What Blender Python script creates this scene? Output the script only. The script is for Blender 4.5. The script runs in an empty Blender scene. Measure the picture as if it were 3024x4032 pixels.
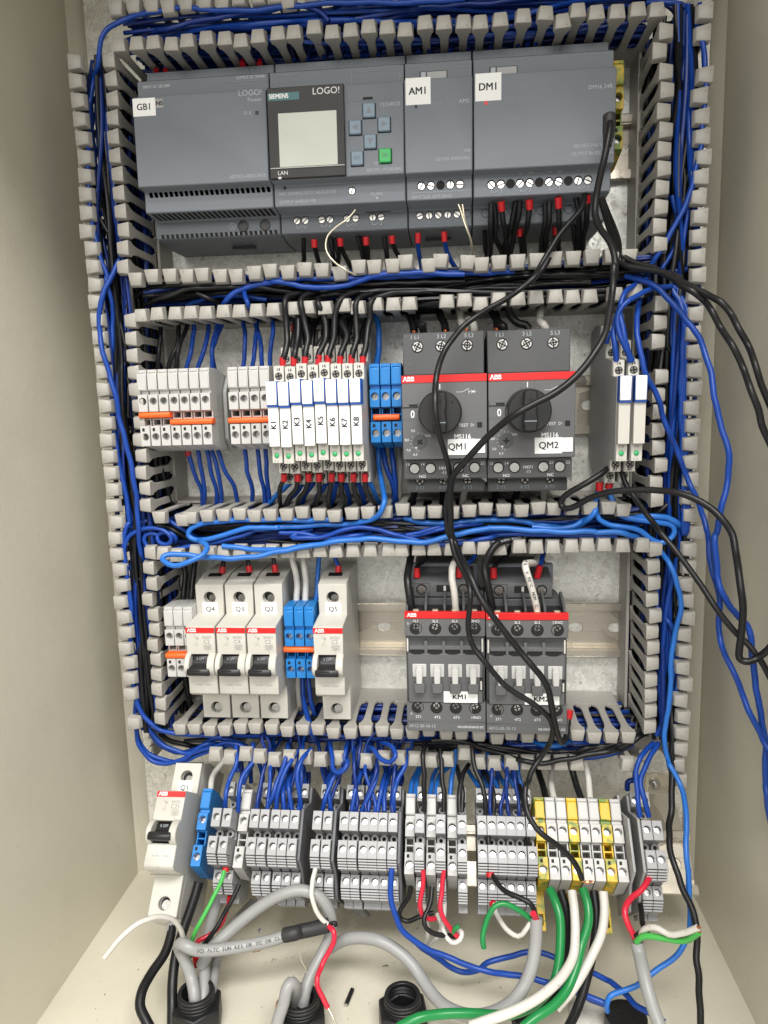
import bpy, bmesh, math, random
from mathutils import Vector, Matrix
R = math.radians
SC = bpy.context.scene
COL = SC.collection
MM = 0.001

# ---------------------------------------------------------------- camera
# a hand-held phone 0.47 m in front of the mounting plate, looking slightly down and to the left
AX = ((0.99495035, -0.027495, 0.09652886), (0.01288192, 0.98877407, 0.148862), (-0.09953819, -0.14686683, 0.9841353))
EYE = (27.6969, 465.6462, 35.2187)          # x, distance from plate, height (mm)
FPX = 2837.08
cam = bpy.data.cameras.new("camera")
cam.sensor_fit = 'VERTICAL'; cam.sensor_height = 36; cam.lens = FPX / 4032 * 36
cam.clip_start = 0.01; cam.clip_end = 20
cam_ob = bpy.data.objects.new("camera", cam); COL.objects.link(cam_ob)
rt, up, fw = [Vector((a[0], a[2], a[1])) for a in AX]
mw = Matrix((rt, up, -fw)).transposed().to_4x4()
mw.translation = Vector((EYE[0], -EYE[1], EYE[2])) * MM
cam_ob.matrix_world = mw
SC.camera = cam_ob
SC.view_settings.view_transform = 'Standard'; SC.view_settings.look = 'None'
SC.view_settings.exposure = 0.0; SC.view_settings.gamma = 1.0

# ---------------------------------------------------------------- room light and an added frontal fill
w = bpy.data.worlds.new("World"); SC.world = w; w.use_nodes = True
bg = w.node_tree.nodes["Background"]
bg.inputs[0].default_value = (1.0, 0.975, 0.93, 1); bg.inputs[1].default_value = 0.72
def area(name, loc, target, sx, sy, power, col):
    l = bpy.data.lights.new(name, 'AREA'); l.shape = 'RECTANGLE'; l.size = sx; l.size_y = sy
    l.energy = power; l.color = col
    o = bpy.data.objects.new(name, l); COL.objects.link(o); o.location = loc
    o.rotation_euler = (Vector(target) - Vector(loc)).to_track_quat('-Z', 'Y').to_euler()
    return o
area("ceiling_lamp", (0.28, -1.12, 1.28), (0, 0, -0.12), 1.3, 0.4, 40, (1.0, 0.98, 0.945))
area("ceiling_lamp", (-0.15, -2.2, 0.85), (0, 0, 0), 1.4, 0.6, 21, (1.0, 0.98, 0.945))  # added frontal fill, no fitting of the room; brightens plate and devices

# ---------------------------------------------------------------- points
def ray(px, py):
    a, b = (px - 1512) / FPX, -(py - 2016) / FPX
    return [AX[0][i] * a + AX[1][i] * b + AX[2][i] for i in range(3)]
def at(px, py, d):
    v = ray(px, py); k = (EYE[1] - d) / v[2]
    return (EYE[0] + v[0] * k, d, EYE[2] + v[1] * k)
TILT, D4, Z4 = .70, 45.0, -247.0            # the lowest rail leans back on its brackets
CT, ST = math.cos(TILT), math.sin(TILT)
def at4(px, py, e):
    v = ray(px, py)
    k = (e - (EYE[1] - D4) * CT - (EYE[2] - Z4) * ST) / (-v[2] * CT + v[1] * ST)
    return (EYE[0] + v[0] * k, EYE[1] - v[2] * k, EYE[2] + v[1] * k)
def row4(x, e, h):                          # rail coordinates -> panel coordinates
    return (x, D4 + e * CT - h * ST, Z4 + e * ST + h * CT)
TILES = dict(A=(200, 0), B=(1000, 0), C=(1800, 0), D=(2194, 0), E=(300, 1000), F=(1000, 1000), G=(1600, 1000), H=(2194, 1000),
             I=(400, 2000), J=(1100, 2000), K=(1600, 2000), L=(2194, 2000), N=(400, 2926), O=(1100, 2926), Q=(1600, 2926), R=(2194, 2926))
def tp(t, x, y): return TILES[t][0] + x / 2, TILES[t][1] + y / 2

# ---------------------------------------------------------------- materials
MATS = {}
def mat(name, col, rough=.45, metal=0.0, bump=0.0, bscale=900, vary=.06, vscale=60, spec=.5, coat=0):
    m = bpy.data.materials.new(name); m.use_nodes = True; MATS[name] = m
    nt = m.node_tree; N = nt.nodes; b = N["Principled BSDF"]
    b.inputs["Roughness"].default_value = rough; b.inputs["Metallic"].default_value = metal
    b.inputs["Specular IOR Level"].default_value = spec
    if coat: b.inputs["Coat Weight"].default_value = coat
    tc = N.new("ShaderNodeTexCoord"); no = N.new("ShaderNodeTexNoise"); no.inputs["Scale"].default_value = vscale
    no.inputs["Detail"].default_value = 5
    mx = N.new("ShaderNodeMix"); mx.data_type = 'RGBA'
    nt.links.new(tc.outputs["Object"], no.inputs["Vector"]); nt.links.new(no.outputs["Fac"], mx.inputs["Factor"])
    mx.inputs["A"].default_value = (*[c * (1 - vary) for c in col], 1); mx.inputs["B"].default_value = (*[min(1, c * (1 + vary)) for c in col], 1)
    nt.links.new(mx.outputs["Result"], b.inputs["Base Color"])
    rr = N.new("ShaderNodeMapRange"); rr.inputs["To Min"].default_value = max(0, rough - .06); rr.inputs["To Max"].default_value = rough + .08
    nt.links.new(no.outputs["Fac"], rr.inputs["Value"]); nt.links.new(rr.outputs["Result"], b.inputs["Roughness"])
    if bump:
        n2 = N.new("ShaderNodeTexNoise"); n2.inputs["Scale"].default_value = bscale; n2.inputs["Detail"].default_value = 3
        bp = N.new("ShaderNodeBump"); bp.inputs["Strength"].default_value = bump; bp.inputs["Distance"].default_value = .0006
        nt.links.new(tc.outputs["Object"], n2.inputs["Vector"]); nt.links.new(n2.outputs["Fac"], bp.inputs["Height"])
        nt.links.new(bp.outputs["Normal"], b.inputs["Normal"])
    return m
def grime(name, dark, smudge=.12, specks=.5, sscale=260, thr=.70):
    """worn, dusty paint: soft smudges and sparse specks on top of a material's own colour"""
    m = MATS[name]; nt = m.node_tree; N = nt.nodes; b = N["Principled BSDF"]; L = nt.links
    tc = [n for n in N if n.type == 'TEX_COORD'][0]; src = b.inputs["Base Color"].links[0].from_socket
    n1 = N.new("ShaderNodeTexNoise"); n1.inputs["Scale"].default_value = 9; n1.inputs["Detail"].default_value = 8; n1.inputs["Roughness"].default_value = .7
    n2 = N.new("ShaderNodeTexNoise"); n2.inputs["Scale"].default_value = sscale; n2.inputs["Detail"].default_value = 1
    r1 = N.new("ShaderNodeMapRange"); r1.inputs["From Min"].default_value = .5; r1.inputs["From Max"].default_value = .75; r1.inputs["To Max"].default_value = smudge
    r2 = N.new("ShaderNodeMapRange"); r2.inputs["From Min"].default_value = thr; r2.inputs["From Max"].default_value = thr + .05; r2.inputs["To Max"].default_value = specks
    mx = N.new("ShaderNodeMath"); mx.operation = 'MAXIMUM'; mi = N.new("ShaderNodeMix"); mi.data_type = 'RGBA'; mi.inputs["B"].default_value = (*dark, 1)
    for n, r in ((n1, r1), (n2, r2)): L.new(tc.outputs["Object"], n.inputs["Vector"]); L.new(n.outputs["Fac"], r.inputs["Value"])
    L.new(r1.outputs["Result"], mx.inputs[0]); L.new(r2.outputs["Result"], mx.inputs[1]); L.new(mx.outputs[0], mi.inputs["Factor"])
    L.new(src, mi.inputs["A"]); L.new(mi.outputs["Result"], b.inputs["Base Color"])
def mix_two(name, ca, cb, scale, lo, hi, rough, metal=0):
    m = mat(name, ca, rough, metal); nt = m.node_tree; N = nt.nodes; b = N["Principled BSDF"]
    tc = [n for n in N if n.type == 'TEX_COORD'][0]
    no = N.new("ShaderNodeTexNoise"); no.inputs["Scale"].default_value = scale; no.inputs["Detail"].default_value = 4; no.inputs["Distortion"].default_value = 1.5
    oi = N.new("ShaderNodeObjectInfo"); ad = N.new("ShaderNodeVectorMath"); ad.operation = 'ADD'
    nt.links.new(tc.outputs["Object"], ad.inputs[0]); nt.links.new(oi.outputs["Location"], ad.inputs[1])
    cr = N.new("ShaderNodeValToRGB"); cr.color_ramp.elements[0].position = lo; cr.color_ramp.elements[1].position = hi
    cr.color_ramp.elements[0].color = (*ca, 1); cr.color_ramp.elements[1].color = (*cb, 1)
    nt.links.new(ad.outputs["Vector"], no.inputs["Vector"]); nt.links.new(no.outputs["Fac"], cr.inputs["Fac"])
    nt.links.new(cr.outputs["Color"], b.inputs["Base Color"])
    return m
mat("beige_paint", (.645, .61, .50), .42, bump=.2, bscale=420, vary=.05, vscale=14)
mat("duct_plastic", (.39, .373, .338), .5, bump=.05, vary=.07, vscale=40)
mat("dark_grey_plastic", (.072, .074, .078), .55, bump=.12, bscale=1600)
mat("mid_grey_plastic", (.11, .112, .115), .5, bump=.08, bscale=1600)
mat("slate_plastic", (.18, .20, .228), .5, bump=.1, bscale=1500)
mat("slate_dark_plastic", (.135, .152, .172), .52, bump=.1, bscale=1500)
mat("black_plastic", (.012, .012, .013), .4, bump=.06)
mat("hole_black", (.006, .006, .006), .7)
mat("breaker_plastic", (.54, .525, .475), .38, bump=.03, vary=.03)
mat("white_plastic", (.52, .515, .50), .42, vary=.03)
mat("relay_plastic", (.56, .54, .49), .45, vary=.04)
mat("relay_side_plastic", (.34, .34, .33), .5)
mat("grey_terminal_plastic", (.34, .34, .345), .45, vary=.05)
mat("pale_terminal_plastic", (.48, .48, .465), .42, vary=.04)
mat("dark_terminal_plastic", (.13, .13, .14), .5)
mat("blue_plastic", (.012, .19, .53), .38)
mat("blue_clip_plastic", (.01, .085, .42), .35)
mat("orange_plastic", (.92, .13, .015), .4)
mat("red_plastic", (.62, .012, .012), .38)
mat("ferrule_red", (.50, .010, .016), .4)
mat("paper", (.83, .83, .81), .6, vary=.015)
mat("ink", (.012, .012, .014), .7)
mat("grey_ink", (.25, .24, .23), .7)
mat("pale_ink", (.42, .45, .48), .6)
mat("dim_ink", (.24, .27, .30), .6)
mat("white_ink", (.78, .78, .78), .6)
mat("key_blue", (.19, .26, .33), .45)
mat("key_green", (.02, .42, .09), .4)
mat("lcd", (.43, .44, .37), .25, vary=.02)
mat("window_black", (.034, .034, .033), .42, spec=.25)
mat("teal_print", (.015, .12, .13), .4)
mat("led_green", (.03, .40, .13), .15, coat=.6)
mat("screw_metal", (.56, .55, .53), .3, 1.0, vary=.12, vscale=300)
mat("dark_screw_metal", (.30, .29, .27), .3, 1.0)
mat("bare_copper", (.75, .33, .17), .3, 1.0)
mat("tinned_strand", (.72, .66, .52), .35, .7)
mat("wire_blue", (.008, .052, .30), .33, vary=.16, spec=.35)
mat("wire_deep_blue", (.006, .028, .18), .33, vary=.16, spec=.35)
mat("wire_light_blue", (.018, .145, .52), .36, vary=.06)
mat("wire_black", (.009, .009, .010), .36, vary=.2, spec=.35)
mat("wire_white", (.62, .60, .55), .35, vary=.04)
mat("wire_red", (.60, .018, .045), .3)
mat("wire_green", (.012, .22, .055), .3)
mat("wire_bright_green", (.06, .40, .07), .35)
mat("cable_grey", (.31, .31, .305), .38, vary=.05)
mat("heat_shrink", (.024, .024, .025), .55)
mat("clear_plastic", (.5, .5, .48), .3)
mix_two("earth_plastic", (.78, .50, .02), (.16, .25, .03), 90, .45, .62, .42)
mat("yellow_plastic", (.80, .44, .012), .42, vary=.08)
def galv(name, base, scale, rough, metal):
    m = mat(name, base, rough, metal); nt = m.node_tree; N = nt.nodes; b = N["Principled BSDF"]
    tc = [n for n in N if n.type == 'TEX_COORD'][0]
    no = N.new("ShaderNodeTexNoise"); no.inputs["Scale"].default_value = scale * .9; no.inputs["Detail"].default_value = 2
    va = N.new("ShaderNodeVectorMath"); va.operation = 'MULTIPLY_ADD'; va.inputs[1].default_value = (.012,) * 3
    nt.links.new(tc.outputs["Object"], no.inputs["Vector"]); nt.links.new(no.outputs["Color"], va.inputs[0]); nt.links.new(tc.outputs["Object"], va.inputs[2])
    vo = N.new("ShaderNodeTexVoronoi"); vo.inputs["Scale"].default_value = scale; nt.links.new(va.outputs["Vector"], vo.inputs["Vector"])
    sep = N.new("ShaderNodeSeparateColor"); nt.links.new(vo.outputs["Color"], sep.inputs["Color"])
    n3 = N.new("ShaderNodeTexNoise"); n3.inputs["Scale"].default_value = 22; n3.inputs["Detail"].default_value = 6; nt.links.new(tc.outputs["Object"], n3.inputs["Vector"])
    ad = N.new("ShaderNodeMath"); ad.operation = 'ADD'; nt.links.new(sep.outputs["Red"], ad.inputs[0]); nt.links.new(n3.outputs["Fac"], ad.inputs[1])
    cr = N.new("ShaderNodeValToRGB"); cr.color_ramp.elements[0].position = .25; cr.color_ramp.elements[1].position = 1.5 / 2 + .25
    cr.color_ramp.elements[0].color = (*[c * .76 for c in base], 1); cr.color_ramp.elements[1].color = (*[min(1, c * 1.15) for c in base], 1)
    hf = N.new("ShaderNodeMath"); hf.operation = 'MULTIPLY'; hf.inputs[1].default_value = .62; nt.links.new(ad.outputs[0], hf.inputs[0])
    nt.links.new(hf.outputs[0], cr.inputs["Fac"]); nt.links.new(cr.outputs["Color"], b.inputs["Base Color"])
    mr = N.new("ShaderNodeMapRange"); mr.inputs["To Min"].default_value = rough - .12; mr.inputs["To Max"].default_value = rough + .12
    nt.links.new(sep.outputs["Green"], mr.inputs["Value"]); nt.links.new(mr.outputs["Result"], b.inputs["Roughness"])
    bp = N.new("ShaderNodeBump"); bp.inputs["Strength"].default_value = .10; bp.inputs["Distance"].default_value = .001
    nt.links.new(n3.outputs["Fac"], bp.inputs["Height"]); nt.links.new(bp.outputs["Normal"], b.inputs["Normal"])
galv("galvanised_steel", (.92, .90, .82), 340, .42, .4)
galv("rail_steel", (.60, .55, .46), 40, .26, .7)
grime("beige_paint", (.30, .26, .19), .20, .22, 210, .73)
grime("duct_plastic", (.16, .14, .11), .25, .4, 420, .70)
grime("dark_grey_plastic", (.16, .155, .14), .18, .25, 500, .70); grime("mid_grey_plastic", (.2, .19, .17), .15, .25, 500, .70)
grime("breaker_plastic", (.36, .32, .25), .2, .3, 400, .71); grime("cable_grey", (.18, .17, .15), .25, .3, 400, .70); grime("white_plastic", (.45, .42, .36), .15, .3, 400, .71)
grime("wire_white", (.35, .32, .27), .3, .4, 400, .68); mix_two("dull_earth_plastic", (.50, .33, .02), (.13, .20, .03), 90, .40, .58, .5)  # earth terminals beside DM1: their shade painted in as a darker earth_plastic
grime("slate_plastic", (.26, .27, .27), .15, .2, 500, .70); grime("wire_black", (.035, .034, .03), .3, .4, 500, .68)
grime("galvanised_steel", (.20, .19, .165), .35, .55, 150, .69)

# ---------------------------------------------------------------- mesh building (millimetres: x right, d out of the plate, z up)
class M:
    def __init__(s): s.v = []; s.f = []; s.mi = []; s.cur = 0
    def add(s, vs, fs):
        n = len(s.v); s.v += vs; s.f += [tuple(i + n for i in f) for f in fs]; s.mi += [s.cur] * len(fs); return s
    def box(s, x0, x1, d0, d1, z0, z1):
        return s.add([(x, d, z) for x in (x0, x1) for d in (d0, d1) for z in (z0, z1)],
                     [(0, 1, 3, 2), (4, 6, 7, 5), (0, 4, 5, 1), (2, 3, 7, 6), (0, 2, 6, 4), (1, 5, 7, 3)])
    def ext(s, poly, a, b, axis):           # polygon extruded along an axis
        n = len(poly); vs = []
        for t in (a, b):
            for p, q in poly: vs.append((t, p, q) if axis == 'x' else (p, t, q) if axis == 'd' else (p, q, t))
        return s.add(vs, [tuple(range(n)), tuple(range(2 * n - 1, n - 1, -1))] + [(i, (i + 1) % n, n + (i + 1) % n, n + i) for i in range(n)])
    def cyl(s, axis, c, r, a, b, n=12, r2=None, ph=0.0):
        r2 = r if r2 is None else r2; vs = []
        for t, rr in ((a, r), (b, r2)):
            for i in range(n):
                p, q = c[0] + rr * math.cos(2 * math.pi * i / n + ph), c[1] + rr * math.sin(2 * math.pi * i / n + ph)
                vs.append((t, p, q) if axis == 'x' else (p, t, q) if axis == 'd' else (p, q, t))
        return s.add(vs, [tuple(range(n)), tuple(range(2 * n - 1, n - 1, -1))] + [(i, (i + 1) % n, n + (i + 1) % n, n + i) for i in range(n)])
    def ring(s, axis, c, r, ri, a, b, n=16, ph=0.0, rb=None, rib=None):
        vs = []; rb = r if rb is None else rb; rib = ri if rib is None else rib
        for t, ro, rj in ((a, r, ri), (b, rb, rib)):
            for rr in (ro, rj):
                for i in range(n):
                    p, q = c[0] + rr * math.cos(2 * math.pi * i / n + ph), c[1] + rr * math.sin(2 * math.pi * i / n + ph)
                    vs.append((t, p, q) if axis == 'x' else (p, t, q) if axis == 'd' else (p, q, t))
        f = []
        for i in range(n):
            j = (i + 1) % n
            f += [(i, j, n + j, n + i), (2 * n + i, 3 * n + i, 3 * n + j, 2 * n + j), (i, 2 * n + i, 2 * n + j, j), (n + i, n + j, 3 * n + j, 3 * n + i)]
        return s.add(vs, f)
    def hbox(s, x0, x1, d0, d1, z0, z1, cx, cz, r, dep, n=16):   # block with one round hole in its front face
        vs = [(x0, d1, z0), (x1, d1, z0), (x1, d1, z1), (x0, d1, z1), (x0, d0, z0), (x1, d0, z0), (x1, d0, z1), (x0, d0, z1)]
        an = [2 * math.pi * i / n - math.pi * .75 for i in range(n)]
        vs += [(cx + r * math.cos(a), d1, cz + r * math.sin(a)) for a in an] + [(cx + r * math.cos(a), d1 - dep, cz + r * math.sin(a)) for a in an]
        f = [(4, 5, 6, 7), (0, 4, 5, 1), (1, 5, 6, 2), (2, 6, 7, 3), (3, 7, 4, 0)]
        q = n // 4
        for k in range(4):
            m_ = k * q + q // 2; k2 = (k + 1) % 4
            for i in range(k * q, (k + 1) * q): f.append((k if i < m_ else k2, 8 + (i + 1) % n, 8 + i))
            f.append((k, k2, 8 + m_ % n))
        f += [(8 + i, 8 + (i + 1) % n, 8 + n + (i + 1) % n, 8 + n + i) for i in range(n)]
        f.append(tuple(range(8 + 2 * n - 1, 8 + n - 1, -1)))
        return s.add(vs, f)
    def tube(s, pts, r, n=8, cap=True, rs=None):
        P = [Vector(p) for p in pts]; T = []
        for i in range(len(P)):
            t = P[min(i + 1, len(P) - 1)] - P[max(i - 1, 0)]; T.append(t.normalized() if t.length > 1e-9 else Vector((0, 0, 1)))
        u = T[0].orthogonal().normalized(); vs = []
        for i, p in enumerate(P):
            u = (u - T[i] * u.dot(T[i])); u = u.normalized() if u.length > 1e-6 else T[i].orthogonal().normalized()
            v = T[i].cross(u); rr = rs[i] if rs else r
            vs += [tuple(p + (u * math.cos(2 * math.pi * k / n) + v * math.sin(2 * math.pi * k / n)) * rr) for k in range(n)]
        f = [(i * n + k, i * n + (k + 1) % n, (i + 1) * n + (k + 1) % n, (i + 1) * n + k) for i in range(len(P) - 1) for k in range(n)]
        if cap: f += [tuple(range(n)), tuple(range(len(P) * n - 1, (len(P) - 1) * n - 1, -1))]
        return s.add(vs, f)
    def mesh(s, name, mats, bevel=0.0, angle=40, recalc=True):
        me = bpy.data.meshes.new(name)
        me.from_pydata([(x * MM, -d * MM, z * MM) for x, d, z in s.v], [], s.f)
        for m in (mats if isinstance(mats, (list, tuple)) else [mats]): me.materials.append(MATS[m])
        if any(s.mi): me.polygons.foreach_set("material_index", s.mi)
        if recalc or bevel:
            bm = bmesh.new(); bm.from_mesh(me)
            if recalc: bmesh.ops.recalc_face_normals(bm, faces=bm.faces)
            if bevel:
                es = [e for e in bm.edges if len(e.link_faces) == 2 and e.calc_face_angle(0) > R(38)]
                bmesh.ops.bevel(bm, geom=es, offset=bevel * MM, segments=1, affect='EDGES', profile=.5, clamp_overlap=True)
            bm.to_mesh(me); bm.free()
        me.shade_smooth(); me.set_sharp_from_angle(angle=R(angle))
        return me

def link(name, me, parent=None, loc=(0, 0, 0), rot=None):
    o = bpy.data.objects.new(name, me); COL.objects.link(o)
    o.location = (loc[0] * MM, -loc[1] * MM, loc[2] * MM)
    if rot: o.rotation_euler = rot
    if parent is not None: o.parent = parent; KIDS.setdefault(parent.name, []).append(o)
    return o
def tag(o, label, cat, group=None, kind=None):
    o["label"] = label
    if kind: o["kind"] = kind
    else: o["category"] = cat
    if group: o["group"] = group
    return o
def thing(name, label, cat, loc=(0, 0, 0), roll=0.0, tilt=0.0, group=None):
    o = link(name, None, None, loc, (-tilt, roll, 0)); o.empty_display_size = .01
    return tag(o, label, cat, group)
def struct(name, me, label=None, parent=None):
    o = link(name, me, parent)
    if parent is None: o["kind"] = 'structure'
    return o
KIDS = {}; TEXTS = []; TEXT_OF = {}
def copy_tree(o, parent=None):
    ch = list(KIDS.get(o.name, [])); tx = list(TEXT_OF.get(o.name, [])); c = o.copy(); COL.objects.link(c)
    if parent is not None: c.parent = parent; KIDS.setdefault(parent.name, []).append(c)
    for k in ch: copy_tree(k, c)
    for a, k in tx: text(c, *a, **k)
    return c
def clone(o, label, loc, roll=None, group=None):
    c = copy_tree(o); c.location = (loc[0] * MM, -loc[1] * MM, loc[2] * MM); c["label"] = label
    if group: c["group"] = group
    if roll is not None: c.rotation_euler[1] = roll
    return c
# printing: queued, made once at the end of the script
def text(parent, *a, **k): TEXTS.append((parent, a, k)); TEXT_OF.setdefault(parent.name, []).append((a, k))
def _text(s, x, z, d, h, m="ink", rot=0.0, align='CENTER', bold=0.0, sx=1.0, up=None, name="printed_text"):
    return s, (x, d, z), h, m, rot, align, bold, sx, up, name
def make_texts():
    cache = {}; tmp = []; ALL = [(p, *_text(*a, **k)) for p, a, k in TEXTS]
    for (parent, s, loc, h, m, rot, align, bold, sx, up_, name) in ALL:
        k = (s, h, m, align, bold, sx)
        if k not in cache:
            c = bpy.data.curves.new("t", 'FONT'); c.body = s; c.size = 1.0; c.align_x = align; c.align_y = 'CENTER'
            c.resolution_u = 3;  c.space_character = 1.0
            o = bpy.data.objects.new("t", c); COL.objects.link(o); tmp.append(o); cache[k] = o
    dg = bpy.context.evaluated_depsgraph_get(); dg.update(); done = {}
    for k, o in cache.items():
        me = bpy.data.meshes.new_from_object(o.evaluated_get(dg)); me.materials.clear()
        me.transform(Matrix.Rotation(R(90), 4, 'X') @ Matrix.Diagonal((k[5] * k[1] / .73 * MM, k[1] / .73 * MM, MM, 1)))
        if k[4] > 0:                          # bolder print: the outline laid down a few times, slightly shifted
            V = [v.co.copy() for v in me.vertices]; F = [tuple(p.vertices) for p in me.polygons]; n = len(V); vs = []; fs = []; bo = k[4] * MM * .9
            for j, (dx, dz) in enumerate(((-1, -.5), (1, -.5), (-1, .5), (1, .5))):
                vs += [(v.x + dx * bo, v.y - j * 2e-6, v.z + dz * bo) for v in V]; fs += [tuple(i + n * j for i in f) for f in F]
            me = bpy.data.meshes.new("printed_text"); me.from_pydata(vs, [], fs)
        me.materials.append(MATS[k[2]])
        me.name = "printed_text"; done[k] = me
    for (parent, s, loc, h, m, rot, align, bold, sx, up_, name) in ALL:
        link(name, done[(s, h, m, align, bold, sx)], parent, loc, up_ or (0, -rot, 0))
    for o in tmp: bpy.data.objects.remove(o)

_C = {}
def once(k, fn):
    if k not in _C: _C[k] = fn()
    return _C[k]
def screw_mesh(r, kind='slot', m="screw_metal", h=1.0):
    def mk():
        q = M(); q.cyl('d', (0, 0), r * .99, -h, -.35, 14)
        g = r * .13; n = 8
        if kind == 'slot':
            for sgn in (1, -1):
                a0 = math.asin(g / r); pl = [(r * math.cos(a0 + (math.pi - 2 * a0) * i / n), sgn * r * math.sin(a0 + (math.pi - 2 * a0) * i / n)) for i in range(n + 1)]
                q.ext(pl, -.35, 0, 'd')
        else:
            g = r * .2
            for k in range(4):
                a0 = math.asin(g / r); pl = [(g * 1.25, g), ] + [(r * math.cos(a0 + (math.pi / 2 - 2 * a0) * i / 5), r * math.sin(a0 + (math.pi / 2 - 2 * a0) * i / 5)) for i in range(6)] + [(g, g * 1.25)]
                c, s_ = math.cos(k * math.pi / 2), math.sin(k * math.pi / 2)
                q.ext([(x * c - y * s_, x * s_ + y * c) for x, y in pl], -.5, 0, 'd')
        return q.mesh("screw", m, .06)
    return once(('screw', r, kind, m, h), mk)
rnd = random.Random(5)
def screw(parent, x, d, z, r, kind='slot', m="screw_metal", name="screw"):
    return link(name, screw_mesh(r, kind, m), parent, (x, d, z), (0, rnd.uniform(0, 3.1), 0))
def sticker(parent, s, x0, x1, z0, z1, d, th, tx=None, rot=0, bold=.05, sx=1.0, tz=None):
    q = M().box(x0, x1, d + .02, d + .16, z0, z1)
    o = link("sticker", q.mesh("sticker", "paper"), parent)
    if s: text(o, s, (x0 + x1) / 2 if tx is None else tx, (z0 + z1) / 2 if tz is None else tz, d + .20, th, "ink", rot, bold=bold, sx=sx)
    return o
def badge(parent, x, z, d, h=2.4):          # the maker's three striped letters on its strip
    text(parent, "ABB", x, z, d, h, "white_ink", bold=.16, align='LEFT', name="logo")
    q = M(); q.cur = 0
    q.box(x - .1, x + h * 2.75, d + .01, d + .03, z - .10, z + .10)
    link("logo_stripe", q.mesh("stripe", "red_plastic"), parent)

# ---------------------------------------------------------------- enclosure, mounting plate, rails
XL, XR, ZF, ZT, FRONT = -208.9, 185.3, -301.0, 312.0, 240.0
enc = thing("enclosure", "beige powder coated steel enclosure box standing open around the wiring panel", "enclosure", (0, 0, 0))
def panel_part(name, q, m="beige_paint", bevel=0): return link(name, q.mesh(name, m, bevel), enc)
q = M().add([(XL, 0, ZF), (XL, FRONT, ZF), (XL, FRONT, ZT), (XL, 0, ZT), (XL - 1.5, 0, ZF), (XL - 1.5, FRONT, ZF), (XL - 1.5, FRONT, ZT), (XL - 1.5, 0, ZT)],
            [(0, 1, 2, 3), (7, 6, 5, 4), (0, 4, 5, 1), (1, 5, 6, 2), (2, 6, 7, 3), (3, 7, 4, 0)])
panel_part("side_panel", q)
panel_part("side_panel", M().box(XR, XR + 1.5, 0, FRONT, ZF, ZT))
panel_part("top_panel", M().box(XL - 1.5, XR + 1.5, -14, FRONT, ZT, ZT + 1.5))
panel_part("floor_panel", M().box(XL - 1.5, XR + 1.5, -14, FRONT, ZF - 1.5, ZF))
panel_part("back_panel", M().box(XL - 1.5, XR + 1.5, -15.5, -14, ZF, ZT))
# sloping rim where the walls turn into the back
q = M(); a, b = (XL, 0, XR, ZF, ZT), (XL + 13, -13, XR - 9, ZF + 6, ZT - 10)
va = [(XL, 0, ZF), (XR, 0, ZF), (XR, 0, ZT), (XL, 0, ZT)]; vb = [(XL + 13, -13, ZF), (XR - 8, -13, ZF), (XR - 8, -13, ZT - 10), (XL + 13, -13, ZT - 10)]
q.add(va + vb, [(1, 2, 6, 5), (2, 3, 7, 6), (3, 0, 4, 7)])
panel_part("rim", q)
plate = thing("mounting_plate", "galvanised steel mounting plate at the back of the enclosure behind all devices", "mounting plate")
link("plate_sheet", M().box(XL + 12, XR - 9, -3, 0, -272, 298).mesh("plate_sheet", "galvanised_steel"), plate)
for x, z in ((-186, 250), (165, 254), (-176, -158), (165.5, 76), (157, -219)):
    o = link("fixing_nut", once('nut', lambda: M().cyl('d', (0, 0), 5.2, 0, 1.2, 20).cyl('d', (0, 0), 3.6, 1.2, 5, 6).cyl('d', (0, 0), 1.9, 5, 8, 10).mesh("nut", "screw_metal", .2)), plate, (x, 0.1, z))

def rail_thing(name, label, x0, x1, zc0, zc1, d, tilt=0.0, slots=()):
    # top-hat rail with slotted web; built round z = 0 then placed
    L = x1 - x0; t = thing(name, label, "rail", (x0, d, zc0), math.atan2(zc0 - zc1, L), tilt)
    q = M()
    q.box(0, L, -1, 0, 13.5, 17.5); q.box(0, L, -1, 0, -17.5, -13.5)          # lips
    q.box(0, L, -7.4, -1, 12.3, 13.5); q.box(0, L, -7.4, -1, -13.5, -12.3)    # flanks
    q.ext([(-2.2, 17.5), (0, 17.5), (-.2, 18.0), (-2.2, 18.1)], 0, L, 'x'); q.ext([(-2.2, -18.1), (-.2, -18.0), (0, -17.5), (-2.2, -17.5)], 0, L, 'x')
    xs = [0]; slots = sorted(slots)
    for a, b in slots: xs += [a - x0, b - x0]
    xs.append(L); q.box(0, L, -7.4, -6.4, 3, 12.3); q.box(0, L, -7.4, -6.4, -12.3, -3)
    for i in range(0, len(xs), 2): q.box(xs[i], xs[i + 1], -7.4, -6.4, -3, 3)
    for a, b in slots:                                                        # rounded slot ends
        for c, sg in ((a - x0, 1), (b - x0, -1)):
            for s2 in (1, -1):
                q.ext([(c, 3 * s2)] + [(c + sg * 3 * (1 - math.cos(u)), 3 * s2 * math.sin(u)) for u in (0, .3, .6, .9, 1.2, 1.57)], -7.4, -6.4, 'd')
    link("rail_profile", q.mesh("rail_profile", "rail_steel", .25), t)
    return t
rail_thing("mounting_rail", "zinc mounting rail across the top row behind the controller modules", -167, 137, 182.6, 180.2, 7.5, 0, [(130.5 - 25 * k, 136.5 - 25 * k if k == 0 else 139.5 - 25 * k) for k in range(12)])
rail_thing("mounting_rail", "zinc mounting rail of the second row behind the relays and rotary motor switches", -160, 136, 31.6, 31.7, 7.5, 0, [(106.5 - 25 * k, 115.5 - 25 * k) for k in range(11)])
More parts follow.
